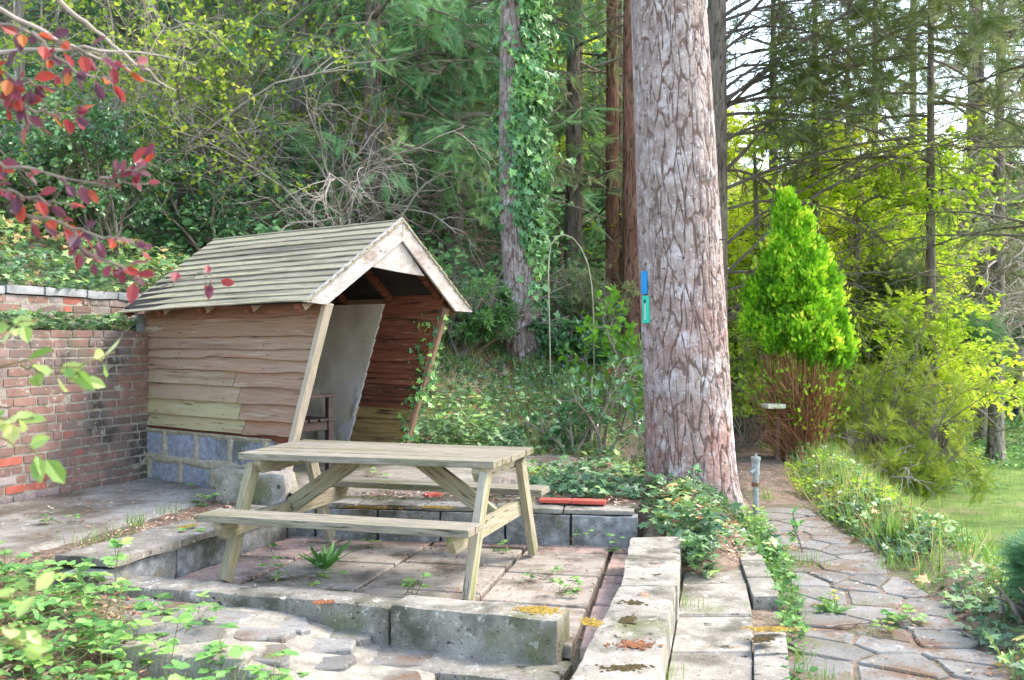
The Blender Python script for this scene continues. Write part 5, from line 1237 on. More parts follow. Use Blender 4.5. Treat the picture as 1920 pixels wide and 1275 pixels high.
# lobed crown: vertical flame-like plumes
def plume(cx, cy, z0, z1, rw, n, r):
    n = int(n*2.9)
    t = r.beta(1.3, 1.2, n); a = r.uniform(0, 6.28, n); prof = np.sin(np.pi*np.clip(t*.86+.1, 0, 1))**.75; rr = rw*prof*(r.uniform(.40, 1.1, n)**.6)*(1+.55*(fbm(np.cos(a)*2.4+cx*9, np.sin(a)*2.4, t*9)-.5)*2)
    P = np.c_[cx+rr*np.cos(a), cy+rr*np.sin(a), z0+(z1-z0)*t]; D = np.c_[np.cos(a)*.6, np.sin(a)*.6, np.full(n, .75)]
    return P, unit(D+r.normal(0, .3, (n, 3))), t, np.clip(rr/rw, 0, 1)
Ps, Ds, Vs = [], [], []
for (cx, cy, z0, z1, rw, n) in [(-.12,0,1.6,3.22,.25,3200),(.05,-.05,1.5,3.0,.26,2600),(-.26,-.10,1.35,2.70,.24,2200),(.24,-.05,1.3,2.62,.27,2600),(.08,-.20,1.1,2.5,.30,2900),(-.46,.05,1.5,2.2,.20,1300),(.42,.05,1.1,2.25,.22,1500),(-.05,.25,1.2,2.7,.32,1700),(.50,-.12,.95,1.75,.17,800),(-.58,-.02,1.35,1.95,.14,520),(-.34,-.15,1.15,1.75,.15,520),(.62,.0,1.0,1.6,.13,420),(-.04,-.28,1.25,2.0,.22,1200),(.26,-.26,.95,1.6,.2,900)]:
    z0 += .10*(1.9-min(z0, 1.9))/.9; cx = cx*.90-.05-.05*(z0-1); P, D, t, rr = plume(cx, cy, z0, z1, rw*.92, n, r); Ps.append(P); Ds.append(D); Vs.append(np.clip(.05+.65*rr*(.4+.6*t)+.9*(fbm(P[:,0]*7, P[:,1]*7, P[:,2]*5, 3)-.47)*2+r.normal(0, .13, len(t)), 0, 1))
P, D, v = np.concatenate(Ps), np.concatenate(Ds), np.concatenate(Vs)
kk = fbm(P[:, 0]*5+2, P[:, 1]*5, P[:, 2]*3.4, 3)+r.normal(0, .03, len(P)) > .43; kk &= P[:, 2] > .62+1.0*fbm(P[:, 0]*5, P[:, 1]*5+7, 0, 3)+r.normal(0, .10, len(P)); P, D, v = P[kk], D[kk], v[kk]
ns_ = 1100; js = r.integers(0, len(P), ns_); Po = P[js]+unit(P[js]*[1, 1, 0])*r.uniform(.02, .14, (ns_, 1))+[0, 0, .05]; P = np.concatenate([P, Po]); D = np.concatenate([D, unit(D[js]+[0, 0, .6])]); v = np.concatenate([v, np.clip(v[js]+.3, 0, 1)])
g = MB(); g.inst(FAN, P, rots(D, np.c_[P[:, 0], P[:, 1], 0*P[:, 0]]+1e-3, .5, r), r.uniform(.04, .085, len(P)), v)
q, t, _ = sample(Bt[::2], 6, .1, .5, r); g.inst(FAN, q, rots(side(t, R(50), 0, r), None, .5, r), r.uniform(.05, .09, len(q)), r.uniform(.2, .8, len(q)))
q, t, _ = sample(D2, 2, .6, 1, r); g.inst(FAN, q, rots(side(t, R(30), 0, r), None, .5, r), r.uniform(.05, .08, len(q)), r.uniform(.3, .9, len(q)))
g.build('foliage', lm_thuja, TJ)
# golden mound conifer & companions on the right bank
def mound(name, px, pyc, Y, rx, ry_, rz_, n, lm, lab, seed, tpl=FAN, sz=(.10,.2), grp=None, vr=(0,1), tw=m_twig):
    r = np.random.default_rng(seed); x, y, zc = at(px, pyc, Y); gz_ = gz(x, y); T_ = empty(name, (x, y, gz_), 0, lab, 'shrub', grp); hc = zc-gz_
    nb = 60; a = r.uniform(0, 6.28, nb); Bm = curves(np.c_[r.normal(0, .1, (nb, 2)), np.zeros(nb)], np.c_[np.cos(a)*rx*.9, np.sin(a)*ry_*.9, np.full(nb, hc)*r.uniform(.5, 1.5, nb)], hc*r.uniform(.7, 1.25, nb), 7, .04, .12, r); g = MB(); g.tubes(Bm, taper(nb, 7, .014, .003), 4); g.build('branches', tw, T_)
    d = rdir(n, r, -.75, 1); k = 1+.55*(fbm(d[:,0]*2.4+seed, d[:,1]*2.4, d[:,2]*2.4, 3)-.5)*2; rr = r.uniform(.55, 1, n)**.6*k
    nl_ = 13; lc = rdir(nl_, r, -.9, .9)*r.uniform(.35, .72, (nl_, 1)); lr = r.uniform(.26, .5, nl_); li = r.integers(0, nl_, n)
    P = (lc[li]+d*(rr*lr[li])[:, None])*[rx*1.15, ry_*1.15, rz_*1.15]+[0, 0, hc]; P[:, 2] = np.maximum(P[:, 2], .02+.1*r.uniform(0, 1, n)); D = unit((d+lc[li]*.8)*[1, 1, .5]+[0, 0, .05]+r.normal(0, .4, (n, 3)))
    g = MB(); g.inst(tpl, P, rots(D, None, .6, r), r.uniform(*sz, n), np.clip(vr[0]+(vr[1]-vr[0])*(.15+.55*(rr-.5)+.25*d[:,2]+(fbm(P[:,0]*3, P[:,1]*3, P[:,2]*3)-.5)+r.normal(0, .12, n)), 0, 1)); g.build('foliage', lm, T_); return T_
arching('golden_shrub', basept(1680, 12.8), 20, 1.55, lm_gold, 'spreading feathery yellow-green shrub on the slope right of the bright conifer', 111, None, .75, nl=6, leaf=(.10,.18), droop=.06, tpl=SPRAY, n1=8, n2=5, r0=.012)
arching('golden_shrub', basept(1615, 13.6), 18, 2.5, lm_gold, 'tall loose yellow-green shrub right behind the bright conifer', 112, None, .5, nl=6, leaf=(.09,.17), droop=.04, tpl=SPRAY, n1=8, n2=5, r0=.014)
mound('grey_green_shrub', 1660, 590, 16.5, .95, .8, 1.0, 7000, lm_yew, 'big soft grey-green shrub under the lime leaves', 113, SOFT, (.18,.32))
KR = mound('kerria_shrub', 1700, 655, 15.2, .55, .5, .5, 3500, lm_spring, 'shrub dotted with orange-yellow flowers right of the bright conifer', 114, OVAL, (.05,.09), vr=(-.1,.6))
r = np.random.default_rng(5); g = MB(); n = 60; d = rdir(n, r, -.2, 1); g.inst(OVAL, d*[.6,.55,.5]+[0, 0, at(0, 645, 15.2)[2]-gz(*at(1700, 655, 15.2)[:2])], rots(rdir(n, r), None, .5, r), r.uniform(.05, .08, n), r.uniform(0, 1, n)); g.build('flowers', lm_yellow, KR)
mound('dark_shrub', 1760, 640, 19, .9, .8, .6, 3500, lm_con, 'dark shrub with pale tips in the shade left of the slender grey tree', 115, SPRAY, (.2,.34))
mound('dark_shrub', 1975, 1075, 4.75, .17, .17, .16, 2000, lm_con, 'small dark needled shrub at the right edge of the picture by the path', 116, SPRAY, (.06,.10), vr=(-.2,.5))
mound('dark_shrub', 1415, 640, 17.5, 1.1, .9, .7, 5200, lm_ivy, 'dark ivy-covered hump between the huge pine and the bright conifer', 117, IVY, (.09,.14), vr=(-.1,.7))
arching('pale_shrub', basept(1418, 12.9), 8, 2.0, lm_spring, 'loose yellowish shrub lit by the sun at the left of the bright conifer', 118, (.05, 0), .22, nl=6, leaf=(.05,.09), vr=(.2,1), r0=.01, droop=.02)
for k_, (px, Y, lab) in enumerate([(1640, 12.2, 'bare pale arching twigs right beside the bright conifer'), (1400, 13.2, 'bare pale branching twigs over the far path')]):
    arching('dead_brush', basept(px, Y), 8, 1.3, lm_con, lab, 120+k_, (-.1 if k_ else .1, -.2), .5, nl=0, droop=.08, tw=m_twigpale, cat='dead shrub', wig=.18, n1=4, n2=2, r0=.008)
# undergrowth far wood masses
def woodmass(name, xs0, xs1, y0, y1, n, lm, lab, zr, seed, vr=(0,.6), sz=(.3,.6), tpl=SPRAY):
    r = np.random.default_rng(seed); x = r.uniform(xs0, xs1, n); y = r.uniform(y0, y1, n); z = H(x, y, False)+r.uniform(0, 1, n)**1.3*zr
    k = fbm(x*.45, y*.45, z*.55, 3) > .44; x, y, z = x[k], y[k], z[k]; P = np.c_[x, y, z]
    g = MB(); g.inst(tpl, P, rots(rdir(len(x), r, -.9, .3), None, .6, r), r.uniform(*sz, len(x)), np.clip(vr[0]+(vr[1]-vr[0])*(fbm(x*.8, y*.8, z*.8)*1.3-.15)+r.normal(0, .1, len(x)), 0, 1))
    nt = max(8, n//900) if xs0 < 0 else 3; tx_ = r.uniform(xs0, xs1, nt); ty = r.uniform(y0, y1, nt); tz = H(tx_, ty, False)
    g.tubes(np.stack([np.c_[tx_, ty, tz-.3+k_*zr*.32] for k_ in range(4)], 1), np.full((nt, 4), .09), 6, .0)
    return tag(g.build(name, lm, None), lab, 'woodland', None, 'stuff')
woodmass('far_woodland', -16, 3, 23, 34, 30000, lm_con, 'dense dark wood covering the far hillside', 7, 131)
woodmass('far_woodland', 9, 36, 40, 58, 34000, lm_far, 'far wood beyond the lawn at the right', 9, 132, sz=(.5,1.0), vr=(0,.8))
woodmass('far_woodland', 1, 16, 30, 44, 34000, lm_farlhaze, 'far yellow-green wood seen between the pine and the bright conifer', 9, 133, sz=(.4,.8), vr=(.2,1))

# ================================================================ ground plants
def groundleaf(name, poly, n, tpl, size, lm, lab, cat, hgt=(.02,.10), clump=.42, cs=1.6, seed=1, flat=.5, vr=(0,1), zf=None):
    r = np.random.default_rng(seed); q = scatter(poly, n, clump, cs, r); z = (H(q[:, 0], q[:, 1]) if zf is None else zf(q[:, 0], q[:, 1]))
    bush = fbm(q[:, 0]*2.6+seed, q[:, 1]*2.6, 0, 3); P = np.c_[q, z+r.uniform(*hgt, len(q))*(.3+1.4*bush)]
    D = rdir(len(q), r, -.35, .45); up = np.tile([0, 0, 1.], (len(q), 1)); g = MB()
    v = np.clip(vr[0]+(vr[1]-vr[0])*(bush*1.5-.25+r.normal(0, .20, len(q))), 0, 1)
    g.inst(tpl, P, rots(D, up, flat, r), r.uniform(*size, len(q))*r.uniform(.6, 1.2, len(q)), v)
    return tag(g.build(name, lm), lab, cat, None, 'stuff')
def grass(name, poly, n, h, lm, lab, clump=.4, cs=1.6, seed=1, zf=None, w=1, lean=.45, vr=(0,1), pts=None):
    r = np.random.default_rng(seed); q = scatter(poly, n, clump, cs, r) if pts is None else pts; z = (H(q[:, 0], q[:, 1]) if zf is None else zf(q[:, 0], q[:, 1]))
    D = unit(np.c_[r.normal(0, lean, (len(q), 2)), np.ones(len(q))]); g = MB(); s = r.uniform(*h, len(q))
    up = np.c_[-D[:, :2]+r.normal(0, .4, (len(q), 2)), np.zeros(len(q))]
    g.inst(BLADE, np.c_[q, z-.01], rots(D, -up, .1, r), np.c_[s*w, s, s], np.clip(vr[0]+(vr[1]-vr[0])*r.beta(1.6, 2, len(q)), 0, 1))
    return tag(g.build(name, lm), lab, 'grass', None, 'stuff')
def P2(*ab): return [tuple(p) for p in ab]
# bank behind: ivy, bluebell leaves, straw
BANK = [(-.9,9.75),(1.1,9.6),(1.9,10.8),(2.3,12.2),(2.2,15.5),(-2.8,15.5),(-2.4,11.0)]
groundleaf('leaf_litter', BANK, 7000, NARROW, (.03,.08), lm_litter, 'dead leaves and stems strewn over the bank behind the terrace', 'leaf litter', (.0,.05), .40, 1.4, 348, flat=.6)
groundleaf('ivy_ground_cover', BANK, 13000, IVY, (.04,.075), lm_ivyg, 'ivy creeping over the bank between the shelter and the huge pine', 'ivy', (.0,.12), .45, 1.5, 141, vr=(-.1,.8))
grass('bank_grass', BANK, 12000, (.08,.22), lm_blue, 'lush bluebell leaves and grass on the bank below the ivy-clad pine', .46, 1.1, 142, w=1.3, lean=.95)
grass('dry_grass', BANK, 13000, (.08,.22), lm_straw, 'straw-coloured dead grass on the lower bank', .42, 1.7, 143, w=.6, lean=1.3)
r = np.random.default_rng(9); q = scatter([(-1,10.2),(.9,10.2),(.9,12.2),(-1,12.2)], 60, 0, 1, r); g = MB(); g.inst(OVAL, np.c_[q, H(q[:,0], q[:,1])+r.uniform(.18,.3,60)], rots(rdir(60, r, -1, 0), None, .5, r), r.uniform(.02,.035,60), r.uniform(0,1,60)); tag(g.build('bluebells', lm_violet), 'scattered violet bluebell flowers on the bank', 'flowers', None, 'stuff')
def wl(t, o): p = WA+WD*t+WN*o; return (p[0], p[1])
groundleaf('ivy_ledge', [wl(-4.2,.1),wl(1.8,.1),wl(1.8,.48),wl(-4.2,.48)], 2400, IVY, (.045,.08), lm_ivyg, 'ivy and weeds on the ledge between the two brick walls', 'ivy', (.02,.16), .36, 2.2, 144, zf=lambda x, y: 1.49+0*x, vr=(.05,1))
groundleaf('ivy_coping', [wl(-4.4,.46),wl(3.4,.46),wl(3.4,.80),wl(-4.4,.80)], 1500, IVY, (.04,.075), lm_ivyg, 'ivy trailing over the stone coping of the upper wall', 'ivy', (.0,.08), .50, 1.6, 344, zf=lambda x, y: 1.87+0*x, vr=(0,1))
groundleaf('hillside_cover', [wl(-5,.55),wl(4.2,.55),wl(5,7),wl(-5,7)], 30000, IVY, (.06,.10), lm_ivyg, 'green nettles and ivy covering the hillside above the brick walls', 'ground cover', (.02,.30), .38, 1.3, 145, flat=.6, vr=(.1,1), zf=lambda x, y: np.maximum(H(x, y), 1.86))
groundleaf('hillside_scrub', [(-3.2,11.2),(-.5,12.5),(2.6,15),(2.6,22),(-12,22),(-9,12)], 26000, OVAL, (.08,.15), lm_con, 'dark scrub under the trees behind the shelter', 'ground cover', (.05,.7), .42, .8, 146, flat=.8, vr=(-.2,.75))
# around the huge pine
PINEP = [(.15,7.2),(.85,6.95),(1.0,6.35),(1.75,6.2),(1.86,7.1),(1.98,8.6),(1.9,10.4),(1.0,9.6),(.55,9.2),(.1,8.6)]
def off_trunk(q, cx=1.42, cy=7.8, rr=.40): return q[np.hypot(q[:,0]-cx, q[:,1]-cy) > rr]
groundleaf('ivy_ground_cover', PINEP, 2600, IVY, (.045,.085), lm_ivyg, 'ivy and creepers around the foot of the huge pine', 'ivy', (.0,.10), .47, 2.2, 147, vr=(0,.95))
groundleaf('leaf_litter', [(-1.6,7.3),(.9,6.9),(1.05,6.2),(1.9,6.2),(2.0,9.5),(.8,9.9),(-.4,9.8),(.2,8.6),(-.2,7.8)], 5200, NARROW, (.02,.055), lm_litter, 'brown fallen leaves and needles by the foot of the huge pine', 'leaf litter', (.0,.02), .40, 1.8, 148, flat=.2)
groundleaf('leaf_litter', PATIO, 900, NARROW, (.012,.035), lm_litter, 'fallen needles and leaf scraps scattered over the sunken patio', 'leaf litter', (.006,.014), .48, 2.6, 149, flat=.1, zf=lambda x, y: 0*x)
groundleaf('leaf_litter', [(-5,4.4),(-2.95,4.9),(-2.26,7.95),(-3.2,9.0)], 500, NARROW, (.015,.045), lm_litter, 'dead leaves on the pavement under the brick wall', 'leaf litter', (.005,.016), .44, 2, 150, flat=.1, zf=lambda x, y: .182+0*x)
groundleaf('leaf_litter', [(-3.0,4.9),(-2.45,5.4),(-1.95,7.5),(-2.25,7.9)], 700, NARROW, (.015,.05), lm_litter, 'dead leaves in the earth strip left of the patio', 'leaf litter', (.0,.03), .3, 2, 151, flat=.3)
groundleaf('leaf_litter', [(.95,6.15),(1.9,6.1),(1.95,7.6),(1.0,7.4)], 1800, NARROW, (.02,.055), lm_litter, 'dead leaves over the earth mound in front of the huge pine', 'leaf litter', (.0,.025), 0, 2, 349, flat=.4)
groundleaf('ivy_ground_cover', [(.95,6.2),(1.75,6.3),(1.95,7.4),(1.0,7.4)], 420, IVY, (.04,.075), lm_ivyg, 'ivy sprigs over the earth mound in front of the huge pine', 'ivy', (.0,.06), 0, 2, 350)
# ivy clump over the kerb end right of the far kerb slab
groundleaf('ivy_clump', [(1.02,5.75),(1.22,5.75),(1.32,6.5),(1.0,6.5)], 420, IVY, (.045,.08), lm_ivyg, 'clump of ivy spilling down at the end of the slab walk', 'ivy', (.02,.24), 0, 2, 152, vr=(.0,1))
# verge between slab walk and path
VERGE = [(.92,3.0),(1.0,2.9),(1.24,4.1),(1.53,5.2),(1.80,6.4),(1.98,7.8),(1.80,8.0),(1.62,6.7),(1.44,5.3),(1.28,4.65),(1.10,3.9)]
grass('verge_grass', VERGE, 1000, (.05,.16), lm_grass, 'grass growing between the slab walk and the crazy paving', .36, 2.4, 153, w=1.0, lean=.6, vr=(0,.85))
groundleaf('verge_weeds', VERGE, 700, OVAL, (.03,.06), lm_bram, 'small weeds between the slab walk and the crazy paving', 'weeds', (.01,.10), .36, 2.5, 154)
# right verge and bank
RV = [(2.15,2.6),(2.06,4.0),(2.28,5.2),(2.42,6.4),(2.50,7.8),(2.72,9.2),(3.10,10.8),(3.45,12.4),(4.6,12.4),(4.4,9.5),(3.9,7.0),(3.7,5),(3.6,2.6)]
groundleaf('ivy_ground_cover', RV, 8500, IVY, (.035,.075), lm_ivyg, 'ivy and low weeds along the right side of the path', 'ivy', (.0,.12), .44, 2.0, 155, vr=(0,.9))
grass('verge_grass', RV, 5200, (.10,.32), lm_grass, 'long grass along the right side of the path', .42, 1.3, 156, w=.8, lean=.6)
groundleaf('verge_weeds', [(2.5,7.6),(2.65,9.2),(3.0,10.8),(3.9,11.6),(4.1,9.4),(3.4,7.6)], 2800, OVAL, (.035,.065), lm_lime, 'bright low weeds below the vivid upright conifer', 'weeds', (.0,.10), .42, 2.2, 157, vr=(-.3,.55))
grass('dry_grass', [(2.5,6.6),(2.65,9.2),(3.0,11),(4.2,12),(4.4,9.4),(3.5,6.8)], 2600, (.10,.28), lm_straw, 'straw-coloured grass on the sunny verge below the vivid conifer', .42, 1.8, 257, w=.6, lean=.9)
groundleaf('leaf_litter', [(2.0,2.8),(1.95,4.2),(2.2,5.4),(2.5,7.5),(3.2,7.5),(3.2,2.8)], 1300, NARROW, (.02,.05), lm_litter, 'brown dead leaves at the right edge of the path', 'leaf litter', (.0,.03), .4, 2, 158, flat=.3)
groundleaf('leaf_litter', [(1.2,3),(2.0,3),(2.3,5.5),(2.5,8),(3.2,12.5),(2.7,12.5),(1.9,8),(1.6,5)], 900, NARROW, (.012,.035), lm_litter, 'dead leaves scattered on the crazy paving path', 'leaf litter', (.004,.012), .42, 2, 159, flat=.1, zf=lambda x, y: .002+path_z(y))
grass('lawn_grass', [(3.6,7),(5,7),(14,24),(9,27),(4.6,13)], 26000, (.05,.13), lm_grass, 'short rough grass of the lawn at the right', .36, .5, 160, w=1.3, vr=(.1,.85))
groundleaf('lawn_weeds', [(6.5,15),(12,17),(16,28),(8,26)], 9000, OVAL, (.06,.12), lm_bram, 'patches of low leafy weeds on the lawn round the slender grey tree', 'weeds', (.01,.12), .46, .7, 161, vr=(-.2,.6))
groundleaf('lawn_weeds', [(9,27),(24,27),(24,36),(9,36)], 9000, IVY, (.10,.18), lm_ivyg, 'dark ground cover round the massive dark trunk', 'ground cover', (.01,.2), .40, .5, 162, vr=(-.2,.5))

# brambles at the lower left: trifoliate leaves on arching stems
def bramble(name, poly, n, size, lab, seed, hgt=(.05,.35), clump=0, group=None, kind='stuff', zf=None, cat='brambles', lm=None, vr=(0,1)):
    r = np.random.default_rng(seed); q = scatter(poly, n, clump, 1.6, r); z = H(q[:,0], q[:,1]) if zf is None else zf(q[:,0], q[:,1])
    n = len(q); d = np.c_[r.normal(0, .8, (n, 2)), np.full(n, 1.)]; L = r.uniform(*hgt, n)*1.5
    Bb = curves(np.c_[q, z-.01], d, L, 7, .16, .14, r); g = MB(); g.tubes(Bb, taper(n, 7, .0028, .0012), 4)
    stems = g
    p, t, tt = sample(Bb, 3, .35, 1, r); pd = side(t, R(60), .2, r); pd[:, 2] += .25; Ls = r.uniform(.03, .08, len(p)); C1 = curves(p, pd, Ls, 3, 0, .1, r); stems.tubes(C1, taper(len(p), 3, .0014, .001), 3)
    tip = C1[:, -1]; d1 = unit(C1[:, -1]-C1[:, -2]); up = np.tile([0, 0, 1.], (len(p), 1)); s = r.uniform(*size, len(p)); v = np.clip(vr[0]+(vr[1]-vr[0])*(r.beta(2, 1.6, len(p))), 0, 1)
    lf = MB(); dh = unit(d1*[1, 1, .25]+[0, 0, -.12]); sd_ = np.cross(dh, [0, 0, 1.]); sd_ = unit(sd_)
    wide = (OVAL[0]*[1.22, 1, 1.3], OVAL[1])
    lf.inst(wide, tip, rots(dh, up, .25, r), s, v); lf.inst(wide, tip-dh*.004, rots(unit(dh*.35+sd_), up, .25, r), s*.85, v); lf.inst(wide, tip-dh*.004, rots(unit(dh*.35-sd_), up, .25, r), s*.85, v)
    if kind == 'stuff':
        tag(stems.build(name+'_stems', m_gstem), lab.replace('leaves', 'stems'), cat, None, 'stuff'); return tag(lf.build(name, lm or lm_bram), lab, cat, None, 'stuff')
    T_ = empty(name, (0,0,0), 0, lab, cat, group); stems.build('stems', m_gstem, T_); lf.build('leaves', lm or lm_bram, T_); return T_
BR = [(-3.3,3.2),(-.9,3.2),(-.75,3.9),(-1.25,4.35),(-1.75,4.9),(-2.4,5.35),(-3.2,5.0)]
bramble('brambles', BR, 300, (.05,.085), 'fresh green bramble leaves across the lower left corner', 171, (.10,.34))
bramble('brambles_low', [(-1.6,4.6),(-1.0,4.25),(-.3,3.6),(-.3,3.0),(-1.8,3.0),(-2.4,4.2)], 110, (.035,.06), 'low bramble leaves among the dead leaves at the bottom left', 172, (.04,.14))
groundleaf('leaf_litter', [(-3.4,2.8),(.1,2.8),(.1,4.3),(-.9,4.4),(-2.0,5.2),(-3.4,5)], 5200, NARROW, (.02,.06), lm_litter, 'thick brown leaf litter under the brambles at the bottom left', 'leaf litter', (.0,.05), .3, 2, 173, flat=.5)
groundleaf('nettle_patch', [(-3.3,3.2),(-1.3,3.2),(-1.6,4.3),(-2.5,5.2),(-3.3,5.0)], 1200, OVAL, (.025,.055), lm_bram, 'mass of small green leaves under the brambles', 'weeds', (.03,.22), .36, 2.2, 174, flat=.7, vr=(-.1,.8))
grass('front_grass', [(-1.0,3.4),(.3,3.4),(.3,4.25),(-.6,4.35)], 210, (.12,.30), lm_grass, 'thin grass blades at the bottom edge left of the stone step', .35, 2.4, 175, w=.55, lean=.5, vr=(0,.7))
r = np.random.default_rng(3); n = 260; q = scatter([(-3.2,2.9),(.1,2.9),(0,4.3),(-1.8,5.1),(-3.2,5)], n, 0, 1, r); D = curves(np.c_[q, H(q[:,0], q[:,1])+.02], rdir(n, r, -.1, .25), r.uniform(.08, .4, n), 6, .01, .22, r); g = MB(); g.tubes(D, taper(n, 6, .003, .0012), 4, 0)
tag(g.build('fallen_twigs', m_twig), 'fallen dry twigs in the litter at the bottom left', 'twigs', None, 'stuff')

grass('path_moss', [(1.22,2.9),(1.30,4.2),(1.62,5.3),(1.85,6.4),(2.0,7.8),(2.5,7.8),(2.35,6.4),(2.18,5.2),(2.04,4.2),(1.95,2.9)], 900, (.012,.04), lm_grass, 'tiny grass and moss in the joints of the crazy paving', .50, 3.5, 258, w=1.6, lean=.9, zf=lambda x, y: -.002+0*x)
# individual weeds in the paving
def weed(px, py, z, n, size, h, lab, seed, grp='bramble seedlings in the paving', lm=None, px_r=.05):
    x, y, _ = atz(px, py, z); return bramble('weed_seedling', [(x-px_r,y-px_r),(x+px_r,y-px_r),(x+px_r,y+px_r),(x-px_r,y+px_r)], n, size, lab, seed, h, 0, grp, None, lambda a, b: z+0*a, 'weed', lm)
weed(560, 1085, .0, 4, (.045,.07), (.06,.18), 'bramble seedling in front of the patio centre, above the crumbling kerb', 201)
weed(1085, 1025, 0, 3, (.03,.045), (.05,.12), 'small bramble seedling at the foot of the back wall, right of the table', 202)
weed(1025, 1085, 0, 4, (.025,.045), (.03,.09), 'low bramble seedling on the right slabs of the patio', 203)
weed(1055, 1110, 0, 4, (.03,.045), (.03,.09), 'low bramble seedling nearest the kerb slabs in the patio', 204)
weed(1160, 1030, .02, 3, (.03,.045), (.04,.10), 'bramble seedling in the back right corner of the patio', 205)
weed(690, 1030, 0, 3, (.025,.04), (.04,.10), 'small seedling in the patio near the far left table leg', 206)
weed(765, 1115, 0, 3, (.04,.055), (.06,.14), 'dark green seedling behind the crumbling kerb, left of the near table leg', 207)
weed(935, 1035, 0, 3, (.03,.05), (.03,.09), 'seedling on the patio between the two right table legs', 208)
weed(520, 985, 0, 4, (.035,.06), (.05,.14), 'ivy-like seedling in the back left corner of the patio', 209)
weed(355, 1005, .17, 3, (.03,.05), (.03,.09), 'seedling in the earth strip left of the patio', 210)
weed(375, 945, .17, 4, (.03,.06), (.03,.09), 'leafy seedling in the earth strip close to the old concrete step', 211)
weed(405, 910, .2, 4, (.03,.05), (.06,.16), 'dark sprig growing beside the old concrete step', 212)
weed(520, 905, .26, 3, (.03,.05), (.04,.10), 'seedling at the foot of the shelter post', 213)
weed(700, 897, .27, 3, (.03,.05), (.02,.07), 'flat seedling on the terrace seen over the far bench', 214)
weed(1700, 1165, .0, 5, (.035,.06), (.03,.08), 'leafy weed growing out of the crazy paving on its right side', 215)
weed(1555, 1145, .0, 4, (.03,.05), (.03,.07), 'low weed in the crazy paving below the yellow flower', 216, lm=lm_grass)
weed(975, 1262, -.2, 5, (.05,.075), (.06,.12), 'bright weed at the bottom edge below the pale kerb block', 217)
weed(110, 985, .17, 4, (.03,.05), (.04,.1), 'seedling on the pavement below the brick wall, far left', 218)
weed(1665, 1195, .0, 4, (.02,.04), (.02,.05), 'tiny weed low in the crazy paving', 219, lm=lm_grass)
def tuft(px, py, z, n, h, lab, seed, w=.9, rad=.05, grp='grass tufts in the paving'):
    x, y, _ = atz(px, py, z); r = np.random.default_rng(seed); q = np.c_[x+r.normal(0, rad, n), y+r.normal(0, rad, n)]
    g = MB(); D = unit(np.c_[r.normal(0, .6, (n, 2)), np.ones(n)]); s = r.uniform(*h, n); up = np.c_[D[:, :2], np.zeros(n)]
    g.inst(BLADE, np.c_[q, np.full(n, z-.005)], rots(D, up, .1, r), np.c_[s*w, s, s], r.uniform(0, .8, n)); return tag(g.build('grass_tuft', lm_grass), lab, 'grass tuft', grp)
tuft(250, 985, .17, 80, (.06,.13), 'yellow-green grass tuft in the middle of the earth strip left of the patio', 221)
tuft(310, 962, .17, 60, (.04,.10), 'smaller grass tuft farther up the earth strip left of the patio', 222)
tuft(195, 1010, .17, 70, (.05,.12), 'grass tuft nearest the brambles in the earth strip', 223, rad=.10)
tuft(1290, 1140, .02, 60, (.05,.10), 'grass tuft against the side of the wide kerb slabs', 224)
tuft(1500, 1060, .0, 90, (.06,.14), 'thick grass tuft at the left edge of the crazy paving', 225, rad=.08)
tuft(1400, 985, .08, 70, (.06,.16), 'grass tuft left of the garden tap', 226, rad=.08)
tuft(1675, 1010, .05, 90, (.10,.26), 'tall broad-bladed grass tuft on the right verge', 227, 1.6, .07)
tuft(1545, 1275, .0, 50, (.04,.09), 'grass tuft at the bottom of the crazy paving', 228)
tuft(1240, 1270, .02, 40, (.04,.10), 'grass tuft at the bottom edge beside the kerb slab', 229)
tuft(1640, 1190, .0, 50, (.03,.07), 'fine grass tuft in a joint of the crazy paving', 230, .6)
tuft(1670, 1065, .05, 70, (.05,.13), 'grass tuft where the crazy paving meets the right verge', 231, .8, .06)
tuft(1430, 935, .08, 60, (.06,.16), 'grass tuft at the foot of the garden tap', 232, .8, .06)
# fern-like rosette in the patio & dandelion
x, y, _ = atz(608, 1065, 0); r = np.random.default_rng(7); n = 16; a = np.linspace(0, 6.28, n, endpoint=False)+r.normal(0, .2, n); D = unit(np.c_[np.cos(a), np.sin(a), r.uniform(.5, 1.1, n)])
RO = empty('rosette_weed', (x, y, 0), .0, 'rosette of jagged dark green leaves in the middle of the patio', 'weed'); g = MB(); FERN = (SOFT[0]*[1.0,1,1]*np.array([1.1,1,1]), SOFT[1]); FB = feather(10, 62, .10, .22); g.inst(FB, np.zeros((n, 3)), rots(D, None, .15, r), r.uniform(.13, .22, n), r.uniform(0, .6, n)); g.inst(NARROW, np.zeros((n, 3)), rots(D, None, .15, r), r.uniform(.10, .15, n), r.uniform(.2, .8, n)); g.build('leaves', lm_blue, RO)
x, y, _ = atz(1565, 1150, 0); DN = empty('dandelion', (x, y, 0), 0, 'weed with two small yellow flower heads in the crazy paving', 'flower'); r = np.random.default_rng(8); n = 14; a = r.uniform(0, 6.28, n); D = unit(np.c_[np.cos(a), np.sin(a), r.uniform(.2, .6, n)])
g = MB(); g.inst(NARROW, np.zeros((n, 3)), rots(D, None, .15, r), r.uniform(.07, .12, n), r.uniform(0, .6, n)); g.build('leaves', lm_bram, DN)
